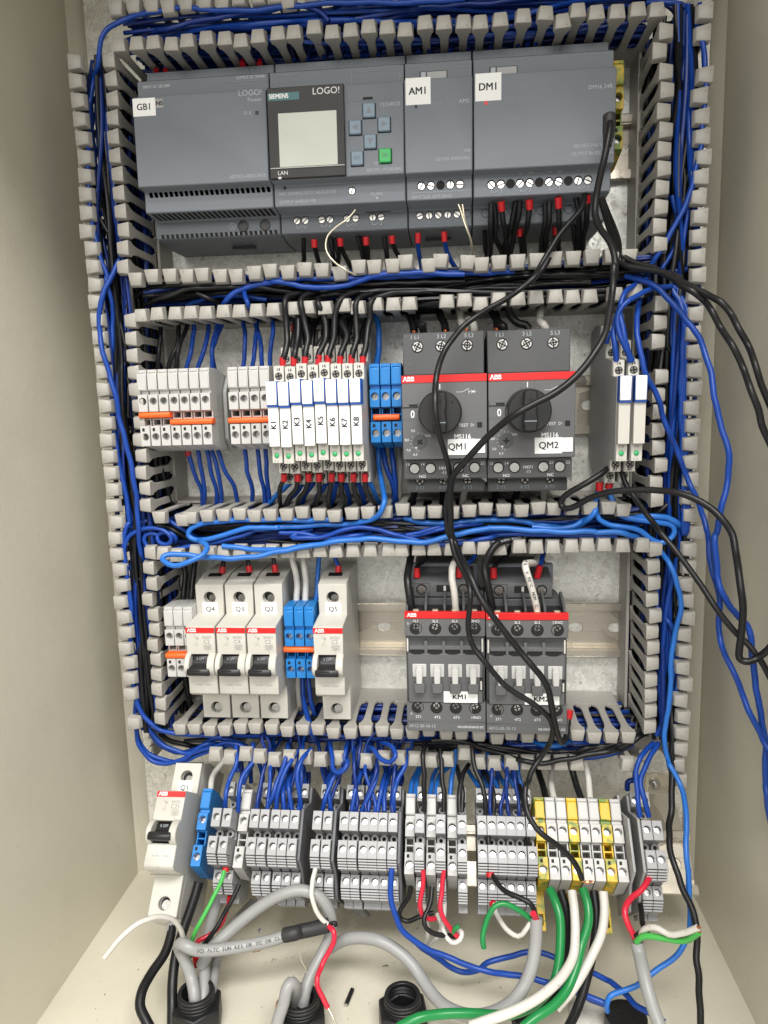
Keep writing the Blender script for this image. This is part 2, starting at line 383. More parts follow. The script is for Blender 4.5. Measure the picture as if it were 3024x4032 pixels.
rail_thing("mounting_rail", "long bare slotted mounting rail behind the breakers and contactors of the third row", -160, 140, -112, -112, 7.5, 0, [(-26 + 25.2 * k, -17 + 25.2 * k) for k in (-2, -1, 0, 1, 4, 5, 6)])
r4 = rail_thing("mounting_rail", "lowest mounting rail tilted upward under the long terminal row", -172, 170, 0, 0, 0, TILT, [(a, a + 14) for a in (-8, 28, 110, 150, -60)])
r4.location = (-172 * MM, -D4 * MM, Z4 * MM)
# its two bent brackets and the screws that hold it
for x in (-160, 160):
    pf = [(0, Z4 - 14), (0, Z4 + 34), (2, Z4 + 34), (2, Z4 + 16)]
    a, b = row4(0, -8.2, 16), row4(0, -8.2, -16)
    pf = [(0.2, Z4 + 34), (2.2, Z4 + 34), (2.2, Z4 + 20), (a[1], a[2]), (b[1], b[2]), (b[1] - 2, b[2] - 1.2), (a[1] - 2, a[2] - 1), (0.2, Z4 + 16)]
    br = tag(link("rail_bracket", M().ext(pf, x - 9, x + 9, 'x').mesh("rail_bracket", "rail_steel", .2)),
             "bent steel bracket holding the %s end of the tilted lowest rail" % ("left" if x < 0 else "right"), "bracket")
sc_ = row4(146, -6, 0)
o = tag(link("rail_screw", M().cyl('d', (0, 0), 5, 0, 1, 18).cyl('d', (0, 0), 3.4, 1, 3.4, 6).mesh("rail_screw", "screw_metal", .2), None, (150, sc_[1], sc_[2] - 1), (-TILT, 0, 0)),
        "bright hex screw in the right end of the tilted lowest rail", "screw")

# ---------------------------------------------------------------- wiring ducts
def finger_mesh():
    half = [(4.75, 20.5), (4.72, 21.2), (4.2, 21.6), (3.2, 22.8), (2.4, 25.4), (2.15, 29), (2.15, 46), (2.4, 50), (3.2, 53.4), (3.9, 56)]
    pl = half + [(-x, d) for x, d in reversed(half)]
    q = M(); q.ext(pl, -3.8, -2.1, 'z')
    # hooked head that holds the cover: narrower towards the inside of the duct, its face sloping away
    fr = [(-4.1, -3.9), (4.1, -3.9), (2.95, 3.1), (-2.95, 3.1)]; bk = [(-4.4, -3.9), (4.4, -3.9), (4.2, 3.7), (-4.2, 3.7)]
    q.add([(x, 55.4, z) for x, z in bk] + [(x, 60.6 - (.8 if z > 0 else 0), z) for x, z in fr],
          [(0, 1, 2, 3), (7, 6, 5, 4)] + [(i, (i + 1) % 4, 4 + (i + 1) % 4, 4 + i) for i in range(4)])
    return q.mesh("finger", "duct_plastic", .35)
FING = finger_mesh()
def cut_finger_mesh():
    q = M(); q.ext([(4.75, 21.5), (4.7, 22.8), (3.2, 25), (2.7, 29), (2.4, 35), (-.6, 31), (-2.7, 37), (-2.7, 29), (-3.2, 25), (-4.7, 22.8), (-4.75, 21.5)], -3.8, -2.1, 'z')
    return q.mesh("finger", "duct_plastic", .2)
FCUT = cut_finger_mesh()
rf = random.Random(11)
ROT = dict(up=0.0, down=math.pi, right=math.pi / 2, left=-math.pi / 2)
def fingers(t, p0, p1, n, face, skip=(), cut=(), jit=.35):
    for i in range(n):
        if i in skip: continue
        k = i / (n - 1); x = p0[0] + (p1[0] - p0[0]) * k; z = p0[1] + (p1[1] - p0[1]) * k
        j = rf.gauss(0, jit); far = rf.random() < .05
        dx, dz = (j * .5, j + (rf.choice((-1.6, 1.6)) if far else 0)) if face in ('up', 'down') else (j + (rf.choice((-1.4, 1.4)) if far else 0), j * .5)
        bent = rf.random() < .08
        o = link("finger", FCUT if i in cut else FING, t, (x + dx, rf.gauss(0, .25), z + dz), (rf.gauss(0, .03 if bent else .006), ROT[face] + rf.gauss(0, .04 if bent else .012), rf.gauss(0, .03 if bent else .006)))
def wall(t, x0, x1, z0, z1, name="side_wall"): link(name, M().box(x0, x1, 0.4, 21.0, z0, z1).mesh(name, "duct_plastic", .15), t)
def base(t, x0, x1, z0, z1): link("base", M().box(x0, x1, .3, 1.8, z0, z1).mesh("base", "duct_plastic"), t)
t = thing("wiring_duct", "grey slotted wiring duct along the top edge, filled with blue wires", "wiring duct")
base(t, -152, 133, 227.6, 253)
link("side_wall", M().box(-154, 133, .4, 21.0, -.9, .9).mesh("side_wall", "duct_plastic", .15), t, (0, 0, 227.0), (0, .0055, 0))
wall(t, -154, 133, 252.2, 254)
fingers(t, (-150.2, 231.4), (131.1, 228.2), 30, 'up'); fingers(t, (-150.2, 249.4), (131.1, 246.5), 30, 'down')
t = thing("wiring_duct", "horizontal grey slotted duct below the controller modules, packed with black wires", "wiring duct")
base(t, -152, 132, 88, 113); wall(t, -152, 132, 111.6, 113.4); wall(t, -152, 132, 86.6, 88.4)
fingers(t, (-150.1, 109.7), (120.5, 109.2), 29, 'down'); fingers(t, (-148.7, 89.9), (110.3, 90.6), 28, 'up', (17,)); fingers(t, (124, 91), (134, 91), 2, 'up', (1,))
t = thing("wiring_duct", "horizontal grey slotted duct below the relays and motor switches, carrying light blue wires", "wiring duct")
base(t, -150, 132, -50, -24); wall(t, -152, 128, -23.8, -22.0); wall(t, -152, 134, -52, -50.2)
fingers(t, (-147.2, -27.2), (121.2, -25.3), 29, 'down', (), (), .5); fingers(t, (-147.3, -48.6), (130.2, -45.4), 30, 'up')
t = thing("wiring_duct", "horizontal grey slotted duct below the breakers and contactors, above the tilted terminal row", "wiring duct")
base(t, -148, 132, -180, -158); wall(t, -147, 128, -157.6, -155.8); wall(t, -127, 130, -182.2, -180.4)
fingers(t, (-144.2, -159.5), (126, -160), 29, 'down', (), (), .5); fingers(t, (-123.6, -176.9), (125.4, -176.6), 27, 'up', (24, 25, 9), (), .6)
t = thing("wiring_duct", "long vertical grey slotted duct on the left, full of dark blue wires", "wiring duct")
base(t, -181, -152, -200, 236)
wall(t, -181.6, -179.8, -200, 238)
for a, b in ((112, 230), (-24, 91), (-158, -44)): wall(t, -152.6, -150.8, a, b)
fingers(t, (-156.9, 224.1), (-157.3, 116.6), 12, 'left'); fingers(t, (-156.5, 86.7), (-155.2, -19.5), 12, 'left'); fingers(t, (-155.5, -48.6), (-156.7, -152.6), 12, 'left', (), (), .5)
fingers(t, (-175.6, 224.5), (-173.3, -186), 43, 'right', (38,), (40, 41, 42), .3)
t = thing("wiring_duct", "long vertical grey slotted duct on the right beside the bare enclosure wall", "wiring duct")
base(t, 133, 162, -196, 236)
wall(t, 160.6, 162.4, -196, 238)
for a, b in ((110, 226), (-24, 90), (-158, -44)): wall(t, 131.8, 133.6, a, b)
fingers(t, (136.8, 217.2), (136.9, 114.5), 12, 'right'); fingers(t, (137.5, 84.2), (138.1, -20.8), 12, 'right', (3,)); fingers(t, (137.5, -48.9), (138.1, -153.2), 12, 'right', (), (), .5)
fingers(t, (154.8, 225), (154.8, -186), 43, 'left', (2,), (), .3)
t = tag(link("duct_offcut", FCUT, None, (137, 0, -182), (0, 0, 0)), "broken grey duct finger left standing on the plate above the right pair of grey terminals", "offcut")

# ---------------------------------------------------------------- control modules of the top row
ROLL1 = .0075
def module_profile(wide_foot=25):
    return [(0, 38), (43, 41.0), (43, 36.6), (57, 30.2), (57, 21.5), (65, 19.5), (65, -26.2), (57, -26.8), (57, -37.8), (44, -38.8), (43, -39.5), (43, -49), (25, -51), (0, -50.5)]
def module(name, label, cat, x, w, z=182.0, m="slate_plastic"):
    zc = z - (x + 70) * ROLL1
    t = thing(name, label, cat, (x, 0, zc), ROLL1)
    link("housing", M().ext(module_profile(), .25, w - .25, 'x').mesh("housing", m, .5), t)
    # darker terminal covers, upper and lower
    return t, zc
def plan(t, x0, x1, d, z0, z1, m, name, th=.15, bevel=0): return link(name, M().box(x0, x1, d - .3, d + th, z0, z1).mesh(name, m, bevel), t)
def outline(t, x0, x1, z0, z1, d, m="dim_ink", lw=.22, name="printed_frame"):
    q = M()
    for a in ((x0, x1, z0, z0 + lw), (x0, x1, z1 - lw, z1), (x0, x0 + lw, z0, z1), (x1 - lw, x1, z0, z1)): q.box(a[0], a[1], d, d + .05, a[2], a[3])
    return link(name, q.mesh(name, m), t)
def hole(t, x, z, d, r, name="screw_hole", m="hole_black"): return link(name, once(('hole', r, m), lambda: M().ring('d', (0, 0), r + .25, r, -.2, .25, 16).cyl('d', (0, 0), r, -.2, .06, 16).mesh("hole", m)), t, (x, d, z))
def nc_symbol(t, x, z, d, m="pale_ink"):
    q = M()
    for a, b in (((-2.6, 1.4), (-2.6, -.2)), ((-2.6, -.2), (-1.2, -.2)), ((-1.2, -.2), (1.3, 1.0)), ((1.3, -.2), (2.6, -.2)), ((2.6, -.2), (2.6, 1.4))):
        q.tube([(x + a[0], d + .1, z + a[1]), (x + b[0], d + .1, z + b[1])], .17, 4)
    link("printed_symbol", q.mesh("symbol", m), t)
def seam(t, w, m="slate_dark_plastic"):
    # darker clip-on covers: the inclined terminal cover above and the terminal block below
    q = M(); q.ext([(43.05, 40.6), (43.35, 40.6), (43.35, 36.6), (57.2, 30.3), (57.25, 21.6), (56.8, 21.6), (56.8, 30.0), (43.0, 36.3)], .6, w - .6, 'x')
    link("terminal_cover", q.mesh("terminal_cover", m), t)
    link("terminal_block", M().ext([(42.6, -39.6), (43.3, -39.8), (43.3, -48.6), (42.6, -48.6)], .6, w - .6, 'x').mesh("terminal_block", m), t)

# power supply
t, _ = module("power_supply", "slate grey power supply with white GB1 sticker, left end of top row", "power supply", -142.9, 73.6)
seam(t, 73.6)
for (z0, z1, d, n, nm) in ((-26.9, -29.6, 57.2, 24, 0), (-38.6, -42.4, 44.2, 24, 1), (-48.2, -50.6, 35, 24, 2)):
    q = M()
    for i in range(n):
        a = 3 + i * 2.9
        if nm == 0: q.add([(a, d + .1, z0), (a + 1.7, d + .1, z0), (a + 2.4, d + .1, z1), (a + .7, d + .1, z1), (a, d - .5, z0), (a + 1.7, d - .5, z0), (a + 2.4, d - .5, z1), (a + .7, d - .5, z1)], [(0, 1, 2, 3), (0, 4, 5, 1), (1, 5, 6, 2), (2, 6, 7, 3), (3, 7, 4, 0), (7, 6, 5, 4)])
        elif nm == 1: q.add([(a, 55.5, -38.05), (a + 1.7, 55.5, -38.05), (a + 2.1, 44.6, -38.9), (a + .4, 44.6, -38.9), (a, 55.5, -37.6), (a + 1.7, 55.5, -37.6), (a + 2.1, 44.6, -38.4), (a + .4, 44.6, -38.4)], [(0, 1, 2, 3), (0, 4, 5, 1), (1, 5, 6, 2), (2, 6, 7, 3), (3, 7, 4, 0), (7, 6, 5, 4)])
        else: q.add([(a, 43.4, -46.4), (a + 1.7, 43.4, -46.4), (a + 2.1, 43.4, -48.6), (a + .4, 43.4, -48.6), (a, 43, -46.4), (a + 1.7, 43, -46.4), (a + 2.1, 43, -48.6), (a + .4, 43, -48.6)], [(0, 1, 2, 3), (0, 4, 5, 1), (1, 5, 6, 2), (2, 6, 7, 3), (3, 7, 4, 0), (7, 6, 5, 4)])
    link("vent_slots", q.mesh("vent_slots", "hole_black"), t)
q = M()
for i in range(24):                                  # upper row of slots sits in the recess between the two faces
    a = 3 + i * 2.9; q.add([(a, 57.3, -26.95), (a + 1.7, 57.3, -26.95), (a + 2.3, 57.3, -29.7), (a + .6, 57.3, -29.7), (a, 57.0, -26.95), (a + 1.7, 57.0, -26.95), (a + 2.3, 57.0, -29.7), (a + .6, 57.0, -29.7)], [(0, 1, 2, 3), (0, 4, 5, 1), (1, 5, 6, 2), (2, 6, 7, 3), (3, 7, 4, 0), (7, 6, 5, 4)])
link("vent_slots", q.mesh("vent_slots", "hole_black"), t)
sticker(t, "GB1", 0.4, 13.0, 9.8, 18.8, 65, 3.4, bold=.08)
plan(t, 13.2, 17.2, 65, 13.6, 18.0, "cable_grey", "printed_badge", .05); text(t, "NS", 15.2, 15.8, 65.1, 2.2, "ink", bold=.12)
text(t, "LOGO!", 71.5, 18.0, 65.1, 3.0, "pale_ink", align='RIGHT'); text(t, "Power", 71.5, 14.6, 65.1, 2.2, "pale_ink", align='RIGHT')
text(t, "O K", 65.6, 8.1, 65.1, 1.9, "pale_ink", align='RIGHT'); plan(t, 67.4, 69.3, 65, 7.2, 9.0, "window_black", "status_lamp", .1)
text(t, "6EP3333-6SB00-0AY0", 71.8, -23.4, 65.1, 1.9, "pale_ink", align='RIGHT', sx=.85)
text(t, "INPUT AC 100-240V", 3.6, 27.4, 57.4, 1.6, "pale_ink", align='LEFT', bold=.05, sx=.8); text(t, "OUTPUT DC 24V/4A", 71.5, 29.0, 57.4, 1.6, "pale_ink", align='RIGHT', bold=.05, sx=.8)
outline(t, 46.5, 72, 22.2, 27.4, 57.35)
text(t, "+   +   -   -", 62, 38.6, 43.5, 1.6, "pale_ink"); text(t, "L1    N", 14, 38.6, 43.5, 1.5, "dim_ink")
# two black sockets on the lower step
for x in (51.8, 64.6):
    link("test_socket", M().ring('d', (0, 0), 3.1, 2.5, -.3, .8, 18).cyl('d', (0, 0), 2.6, -.4, .2, 18).mesh("test_socket", "black_plastic", .1), t, (x, 43.2, -43.6))
text(t, "V", 45.5, -43.4, 43.4, 1.8, "pale_ink")
link("printed_symbol", M().ring('d', (45.5, -43.4), 1.9, 1.7, 43.3, 43.4, 20).mesh("ring", "pale_ink"), t)
text(t, "50mV = 4A", 46.5, -47.5, 43.4, 1.4, "pale_ink"); text(t, "22.2   26.4V", 64.6, -47.5, 43.4, 1.4, "pale_ink")
link("foot_catch", M().box(40, 54, 24, 27, -52.6, -50.6).mesh("foot_catch", "black_plastic", .2), t)

# logic module with display and keys
t, _ = module("logic_module", "slate logic controller with square display and arrow keys, second in the top row", "logic module", -69.2, 72.6)
seam(t, 72.6)
link("display_bezel", M().ext([(64.7, 19.4), (67.0, 19.0), (67.0, -26.0), (64.7, -26.2)], .8, 41.5, 'x').mesh("display_bezel", "window_black", .3), t)
link("display", M().box(6.3, 37.5, 66.6, 67.25, -20.5, 6.3).mesh("display", "lcd", .15), t)
link("window_edge", M().box(1.2, 41.2, 66.8, 67.7, -21.2, -20.75).mesh("window_edge", "clear_plastic", .1), t)
plan(t, 1.3, 18.0, 67.0, 12.6, 16.4, "teal_print", "printed_badge", .08); text(t, "SIEMENS", 1.9, 14.6, 67.15, 2.3, "white_ink", align='LEFT', bold=.14, sx=.88)
text(t, "LOGO!", 39.6, 15.9, 67.1, 3.4, "white_ink", align='RIGHT'); text(t, "LAN", 5.0, -23.4, 67.1, 2.1, "white_ink", align='LEFT')
plan(t, 5.2, 6.9, 65, -26.1, -25.2, "white_ink", "status_lamp", 2.1); plan(t, 5.6, 7.0, 57, -28.9, -27.2, "black_plastic", "status_lamp", .1)
for (x, z, s, m) in ((54.4, 5.6, 0, "key_blue"), (47.0, -2.3, 1, "key_blue"), (62.2, -1.6, 2, "key_blue"), (54.7, -9.7, 3, "key_blue"), (47.6, -17.6, 4, "key_blue"), (62.4, -17.0, 5, "key_green")):
    k = link("key", once(('key', m), lambda: M().box(-3.2, 3.2, 64.5, 66.6, -3.5, 3.5).mesh("key", m, .45)), t, (x, 0, z))
    link("key_gap", once('kgap', lambda: M().box(-3.6, 3.6, 64.9, 65.06, -4.0, 3.7).mesh("key_gap", "hole_black")), t, (x, 0, z))
    if s < 4:
        tri = [(0, 1.8), (-1.5, -1.5), (1.5, -1.5)]; an = (0, math.pi / 2, -math.pi / 2, math.pi)[s]
        link("arrow_mark", M().ext([(a * math.cos(an) - b * math.sin(an), a * math.sin(an) + b * math.cos(an)) for a, b in tri], 66.6, 66.7, 'd').mesh("arrow_mark", "slate_plastic"), k)
    else: text(k, "ESC" if s == 4 else "OK", 0, 0, 66.7, 1.7, "slate_dark_plastic")
plan(t, 51.2, 56.4, 65, 11.2, 12.5, "hole_black", "slot", .05); outline(t, 43.0, 66.5, 10.6, 19.0, 65.05, "slate_dark_plastic", .2)
text(t, "12/24RCE", 70.6, 8.2, 65.1, 1.9, "pale_ink", align='RIGHT'); text(t, "USB", 46.2, 9.6, 65.1, 1.3, "dim_ink")
text(t, "X85", 58.0, -20.3, 65.1, 1.6, "pale_ink"); text(t, "6ED1052-1MD08-0BA0", 71.4, -23.6, 65.1, 1.7, "pale_ink", align='RIGHT', sx=.85)
text(t, "I1,I2 - AI3,AI4 (0..10V)", 2, 28.8, 57.4, 1.5, "dim_ink", align='LEFT', sx=.8); text(t, "I7,I8 - AI1,AI2 (0..10V)", 2, 25.4, 57.4, 1.5, "dim_ink", align='LEFT', sx=.8)
text(t, "DC 12/24V INPUT 8xDC", 70.5, 29.6, 57.4, 1.4, "dim_ink", align='RIGHT', sx=.8); outline(t, 44.5, 70, 22.4, 28.2, 57.35)
text(t, "L+   M    I1   I2   I3   I4   I5   I6   I7   I8", 35, 38.6, 43.5, 1.4, "dim_ink")
text(t, "MAC ADDRESS E0-DC-A0-E2-37-DE", 3.0, -31.2, 57.1, 1.7, "pale_ink", align='LEFT', sx=.88); text(t, "OUTPUT 4xRELAY/10A", 3.0, -35.4, 57.1, 1.7, "pale_ink", align='LEFT', sx=.88)
hole(t, 43.2, -31.2, 57, 1.8); screw(t, 43.2, 57.3, -31.4, 1.65)
text(t, "X1 P1", 56.8, -31.3, 57.1, 1.5, "dim_ink"); text(t, "E(LAN)", 56.8, -33.4, 57.1, 1.6, "pale_ink"); nc_symbol(t, 43.2, -35.4, 57, "dim_ink")
link("arrow_mark", M().ext([(56.0, -35), (57.6, -35), (56.8, -36.4)], 57, 57.08, 'd').mesh("arrow_mark", "pale_ink"), t)
text(t, "X2", 4, -42.5, 43.4, 1.5, "dim_ink")
for i, x in enumerate((11.9, 26.1, 40.6, 55.1)):
    for dx in (-2.4, 2.4): hole(t, x + dx, -41.9, 43.2, 1.95); screw(t, x + dx, 43.5, -42.1, 1.8, 'slot', "dark_screw_metal")
    nc_symbol(t, x, -45.8, 43.3, "pale_ink"); text(t, "Q%d" % (i + 1), x + .3, -47.6, 43.5, 1.3, "dim_ink")
link("foot_catch", M().box(49, 63, 43, 43.6, -39.5, -38.7).mesh("foot_catch", "hole_black", .1), t)

# expansion modules
def expansion(label, x, w, name):
    t, _ = module(name, label, "expansion module", x, w); seam(t, w)
    return t
t = expansion("narrow slate expansion module with white AM1 sticker between the logic and DM1 modules", 3.4, 35.6, "expansion_module")
for (tt, x) in ((t, 8.0),):
    link("slide_catch", M().box(x, x + 14.5, 56.5, 57.6, 21.7, 26.2).mesh("slide_catch", "black_plastic", .15), tt); plan(tt, x + 4, x + 14, 57.6, 22, 25.6, "cable_grey", "slider", .4); plan(tt, x + .8, x + 3.2, 57.6, 21.9, 25.6, "pale_ink", "slider_grip", .5)
sticker(t, "AM1", 1.0, 13.9, 7.2, 20.2, 65, 3.6, bold=.13)
text(t, "RUN/STOP", 8, 6.9, 65.1, 1.8, "dim_ink", align='LEFT'); plan(t, 5.6, 6.9, 65, 5.6, 7.2, "window_black", "status_lamp", .1)
text(t, "AM2", 33.8, 7.6, 65.1, 2.0, "pale_ink", align='RIGHT'); text(t, "6ED1055-1MA00-0BA2", 34.4, -20.0, 65.1, 1.7, "pale_ink", align='RIGHT', sx=.82); text(t, "X86", 34.4, -16.4, 65.1, 1.6, "pale_ink", align='RIGHT')
outline(t, 23.4, 34.6, 22.4, 27.4, 57.35); text(t, "DC 12/24V", 34.3, 29.2, 57.4, 1.4, "dim_ink", align='RIGHT'); text(t, "L+   M         L+   M", 16, 38.6, 43.5, 1.4, "dim_ink")
for i in range(5):
    x = 8.2 + i * 5.15
    hole(t, x, -30.6, 57, 2.05)
    if i != 2: screw(t, x, 57.3, -30.8, 1.85)
    hole(t, x - 1.6, -42.3, 43.2, 1.95); screw(t, x - 1.6, 43.5, -42.5, 1.75, 'slot', "dark_screw_metal")
    text(t, ("I1", "M1", "U1", "I2", "M2")[i], x - 1.6, -46.2, 43.4, 1.2, "dim_ink")
hole(t, 32.8, -42.3, 43.2, 1.95)
text(t, "X11", 3.6, -30.6, 57.1, 1.6, "dim_ink"); text(t, "INPUT 2x(0..10V/0..20mA)", 3, -36.2, 57.1, 1.7, "pale_ink", align='LEFT', sx=.84)
q = M(); [q.box(3 + i * 1.9, 4.2 + i * 1.9, 57, 57.08, -33.9, -33.7) for i in range(16)]; link("printed_line", q.mesh("dashes", "pale_ink"), t)
link("foot_catch", M().box(9, 24, 24, 27, -52.4, -50.4).mesh("foot_catch", "black_plastic", .2), t)

t = expansion("wide slate expansion module with white DM1 sticker at the right end of the top row", 39.2, 71.8, "expansion_module")
for (tt, x) in ((t, 8.4),):
    link("slide_catch", M().box(x, x + 14.5, 56.5, 57.6, 21.7, 26.2).mesh("slide_catch", "black_plastic", .15), tt); plan(tt, x + 4, x + 14, 57.6, 22, 25.6, "cable_grey", "slider", .4); plan(tt, x + .8, x + 3.2, 57.6, 21.9, 25.6, "pale_ink", "slider_grip", .5)
sticker(t, "DM1", 1.0, 14.2, 7.0, 20.2, 65, 3.6, bold=.13)
text(t, "RUN/STOP", 9, 7.1, 65.1, 1.8, "dim_ink", align='LEFT'); plan(t, 5.6, 7.4, 65, 5.2, 7.0, "red_plastic", "status_lamp", .05)
text(t, "DM16 24R", 69.8, 10.4, 65.1, 2.0, "pale_ink", align='RIGHT'); text(t, "6ED1055-1NB10-0BA2", 70.6, -17.2, 65.1, 1.8, "pale_ink", align='RIGHT', sx=.85); text(t, "OUTPUT 8x RELAY/5A", 70.6, -21.0, 65.1, 1.8, "pale_ink", align='RIGHT', sx=.85)
text(t, "DC 24V  INPUT 8xDC", 70, 29.4, 57.4, 1.4, "dim_ink", align='RIGHT'); text(t, "L+   M    I1   I2   I3   I4   I5   I6   I7   I8", 34, 38.6, 43.5, 1.4, "dim_ink")
text(t, "X11", 4.0, -31.8, 57.1, 1.6, "dim_ink")
for i in range(11):
    x = 9.6 + i * 5.02; hole(t, x, -31.6, 57, 2.1)
    if i % 3 != 2: screw(t, x, 57.3, -31.9, 1.9)
    hole(t, x - 2.5, -42.6, 43.2, 2.1)
for i in range(4): nc_symbol(t, 12.4 + 15.1 * i, -35.6, 57.05, "pale_ink"); text(t, "Q%d" % (i + 1), 12.6 + 15.1 * i, -37.0, 57.1, 1.2, "dim_ink")
q = M(); [q.box(24 + i * 5.1 + (i // 2) * 4.6, 26.4 + i * 5.1 + (i // 2) * 4.6, 57, 58, -27.2, -26.75) for i in range(6)]; link("screw_glint", q.mesh("glint", "screw_metal"), t)

# earth terminals half hidden behind the last module
def feed_profile(w=6.0):
    """single-level feed-through terminal, e outward from the rail, z about the rail centre"""
    q = M()
    q.ext([(0, 21), (34, 27.2), (46.3, 27.2), (46.3, 25.2), (47.2, 25.0), (47.2, 15.4), (45.0, 15.2), (45.0, 13.0), (33, 13.0), (33, 3.4), (30, 3.2), (30, -4.8), (33, -4.9), (33, -16.4), (27.5, -20.6), (0, -20.0)], .24, w - .24, 'x')
    q.box(.24, 1.0, 30, 44.5, 3.2, 2.4); 
    for z in (3.1, -.9, -4.7): q.box(.24, w - .24, 30, 43.5, z - .5, z + .4)
    for x in (.24, w - 1.02): q.box(x, x + .78, 30, 43.8, -4.8, 3.2)
    q.hbox(.24, w - .24, 32, 47.5, 3.3, 13.1, w * .5, 9.2, 2.15, 12)
    q.hbox(.24, w - .24, 32, 47.5, -16.4, -4.9, w * .5, -11.2, 2.15, 12)
    q.ext([(27.5, -20.5), (47.5, -16.35), (33, -16.35)], .24, w - .24, 'x')
    q.box(.9, w - .9, 46, 46.9, 25.4, 26.6)
    return q
def feed(label, m, loc, tilt=0.0, group=None, w=6.0, screws="screw_metal", mk=None):
    t = thing("terminal_block", label, "terminal", loc, 0, tilt, group)
    link("body", once(('feed', m, w), lambda: feed_profile(w).mesh("body", m, .18)), t)
    link("marker_tag", once(('mark', m, w), lambda: M().box(.7, w - .7, 47.1, 47.55, 15.9, 24.6).mesh("marker_tag", mk or m, .1)), t)
    link("test_slot", once(('slot', w), lambda: M().box(w * .25, w * .25 + 1.5, 47.4, 47.53, -7.9, -6.0).mesh("test_slot", "hole_black")), t)
    for z in (9.0, -11.4): screw(t, w * .5, 42.5, z, 2.05, 'slot', screws)
    return t
for i, x in enumerate((103.8, 110.0)):
    feed("%s green-yellow earth terminal beside the DM1 module, partly hidden by it" % ("inner" if i == 0 else "outer"), "dull_earth_plastic", (x + 1.0, 7.5, 180.4), 0, "earth terminals beside the top modules")

# ---------------------------------------------------------------- second row
ORD = ["first", "second", "third", "fourth", "fifth", "sixth", "seventh", "eighth"]
Z2 = 31.7
t0 = None
for i in range(7):
    lab = "%s from the left of the seven white terminals in the second row" % ORD[i]
    loc = (-154.2 + 6.2 * i, 13.5, Z2 + .02 * i)
    t0 = feed(lab, "white_plastic", loc) if t0 is None else clone(t0, lab, loc)
    t0["group"] = "white terminals of the second row"
for i in range(4):
    o = clone(t0, "%s from the left of the four white terminals beside the K1 relay" % ORD[i], (-100.6 + 6.15 * i, 13.5, Z2)); o["group"] = "white terminals of the second row"
def end_plate(x, label, loc_tilt=0.0, y=7.5, z=Z2, m="relay_side_plastic", w=7.5):
    t = thing("end_stop", label, "end stop", (x, y, z), 0, loc_tilt)
    q = M().ext([(0, 22), (24, 24), (32, 14), (32, -14), (26, -20), (0, -21)], 0, 2.2, 'x').ext([(0, 15), (18, 15), (20, 8), (20, -8), (18, -15), (0, -15)], 2.2, w, 'x')
    link("end_body", q.mesh("end_body", m, .3), t); screw(t, w * .65, 20.3, 0, 2, 'slot', "dark_screw_metal"); return t
end_plate(-110.6, "grey end stop clamped right of the seven white terminals")
def jumper(label, x, w, h, loc, tilt=0.0, m="orange_plastic"):
    t = tag(link("jumper_bar", M().ext([(42, h - 1.6), (47.9, h - 1.6), (48.5, h - .5), (48.5, h + .5), (47.9, h + 1.6), (42, h + 1.6)], 0, w, 'x').mesh("jumper_bar", m, .35), None, loc, (-tilt, 0, 0)), label, "jumper", "orange jumper bars")
    return t
jumper("short orange jumper bar across the first three of the seven white terminals", 0, 18.6, 1.4, (-154.0, 13.5, Z2))
jumper("longer orange jumper bar across the last four of the seven white terminals", 0, 25.2, -2.9, (-135.6, 13.5, Z2))
jumper("orange jumper bar across the four white terminals left of relay K1", 0, 25.0, -2.9, (-101.2, 13.5, Z2))
# relays
def relay_tree(label, loc, roll=0.0, tab="K", side=False):
    t = thing("relay", label, "relay", loc, roll, 0, "slim interface relays")
    w = 6.1
    q = M()
    q.ext([(0, 46), (14, 49), (27.5, 47.5), (27.5, 40), (42.5, 37.6), (42.5, 28.6), (62.0, 26.2), (62.0, 18.2), (66, 17.5), (74, 17.3), (74, -26.2), (60.5, -26.6), (60.5, -32.9), (47.5, -33.8), (47.5, -40.5), (20, -41), (0, -30)], .2, w - .2, 'x')
    link("socket", once('rsock', lambda: q.mesh("socket", "relay_plastic", .25)), t)
    for (d, z, nm, zt) in ((62.0, 20.8, "14", 24.3), (42.5, 31.2, "11", 35.4), (27.5, 42.4, "12", 45.6), (60.5, -29.0, "A1", -31.6), (47.5, -36.4, "A2", -39.4)):
        hole(t, 3.05, z, d, 1.75); screw(t, 3.05, d + .35, z, 1.6, 'cross', "dark_screw_metal")
        text(t, nm, 2.9, zt, d + .12, 1.75, "ink", bold=.05, sx=.9)
    link("relay_body", once('rbody', lambda: M().box(.15, w - .15, 66, 78, -17.0, 10).mesh("relay_body", "relay_plastic", .2)), t)
    c = link("retaining_clip", once('rclip', lambda: M().box(.05, w - .05, 70, 79.4, 3.9, 17.5).mesh("retaining_clip", "blue_clip_plastic", .3)), t)
    link("clip_tag", once('rtag', lambda: M().box(.1, w - .45, 79.3, 80.2, 5.1, 17.35).mesh("clip_tag", "paper", .35)), c)
    link("status_led", once('rled', lambda: M().cyl('d', (0, 0), 1.35, -.2, .35, 16).cyl('d', (0, 0), 1.35, .35, .9, 16, .7).mesh("status_led", "led_green", .1)), t, (2.9, 74.05, -22.0))
    text(t, "115", 2.9, -18.6, 74.1, 1.45, "ink", sx=.85); text(t, "V =", 2.6, -25.1, 74.1, 1.3, "grey_ink")
    return t
r0 = relay_tree("slim relay marked K1, first of the eight relays beside the white terminals", (-71.6, 7.5, Z2))
RZ = (0, -.5, .9, .0, 1.1, .2, .1, .2); KX = [-71.6 + 6.37 * i for i in range(8)]
ra = clone(r0, "left one of the two unmarked relays beside the right wiring duct", (110.6, 7.5, Z2 - 2.6), .01)
rb = clone(r0, "right one of the two unmarked relays beside the right wiring duct", (118.2, 7.5, Z2 - 2.6), .01)
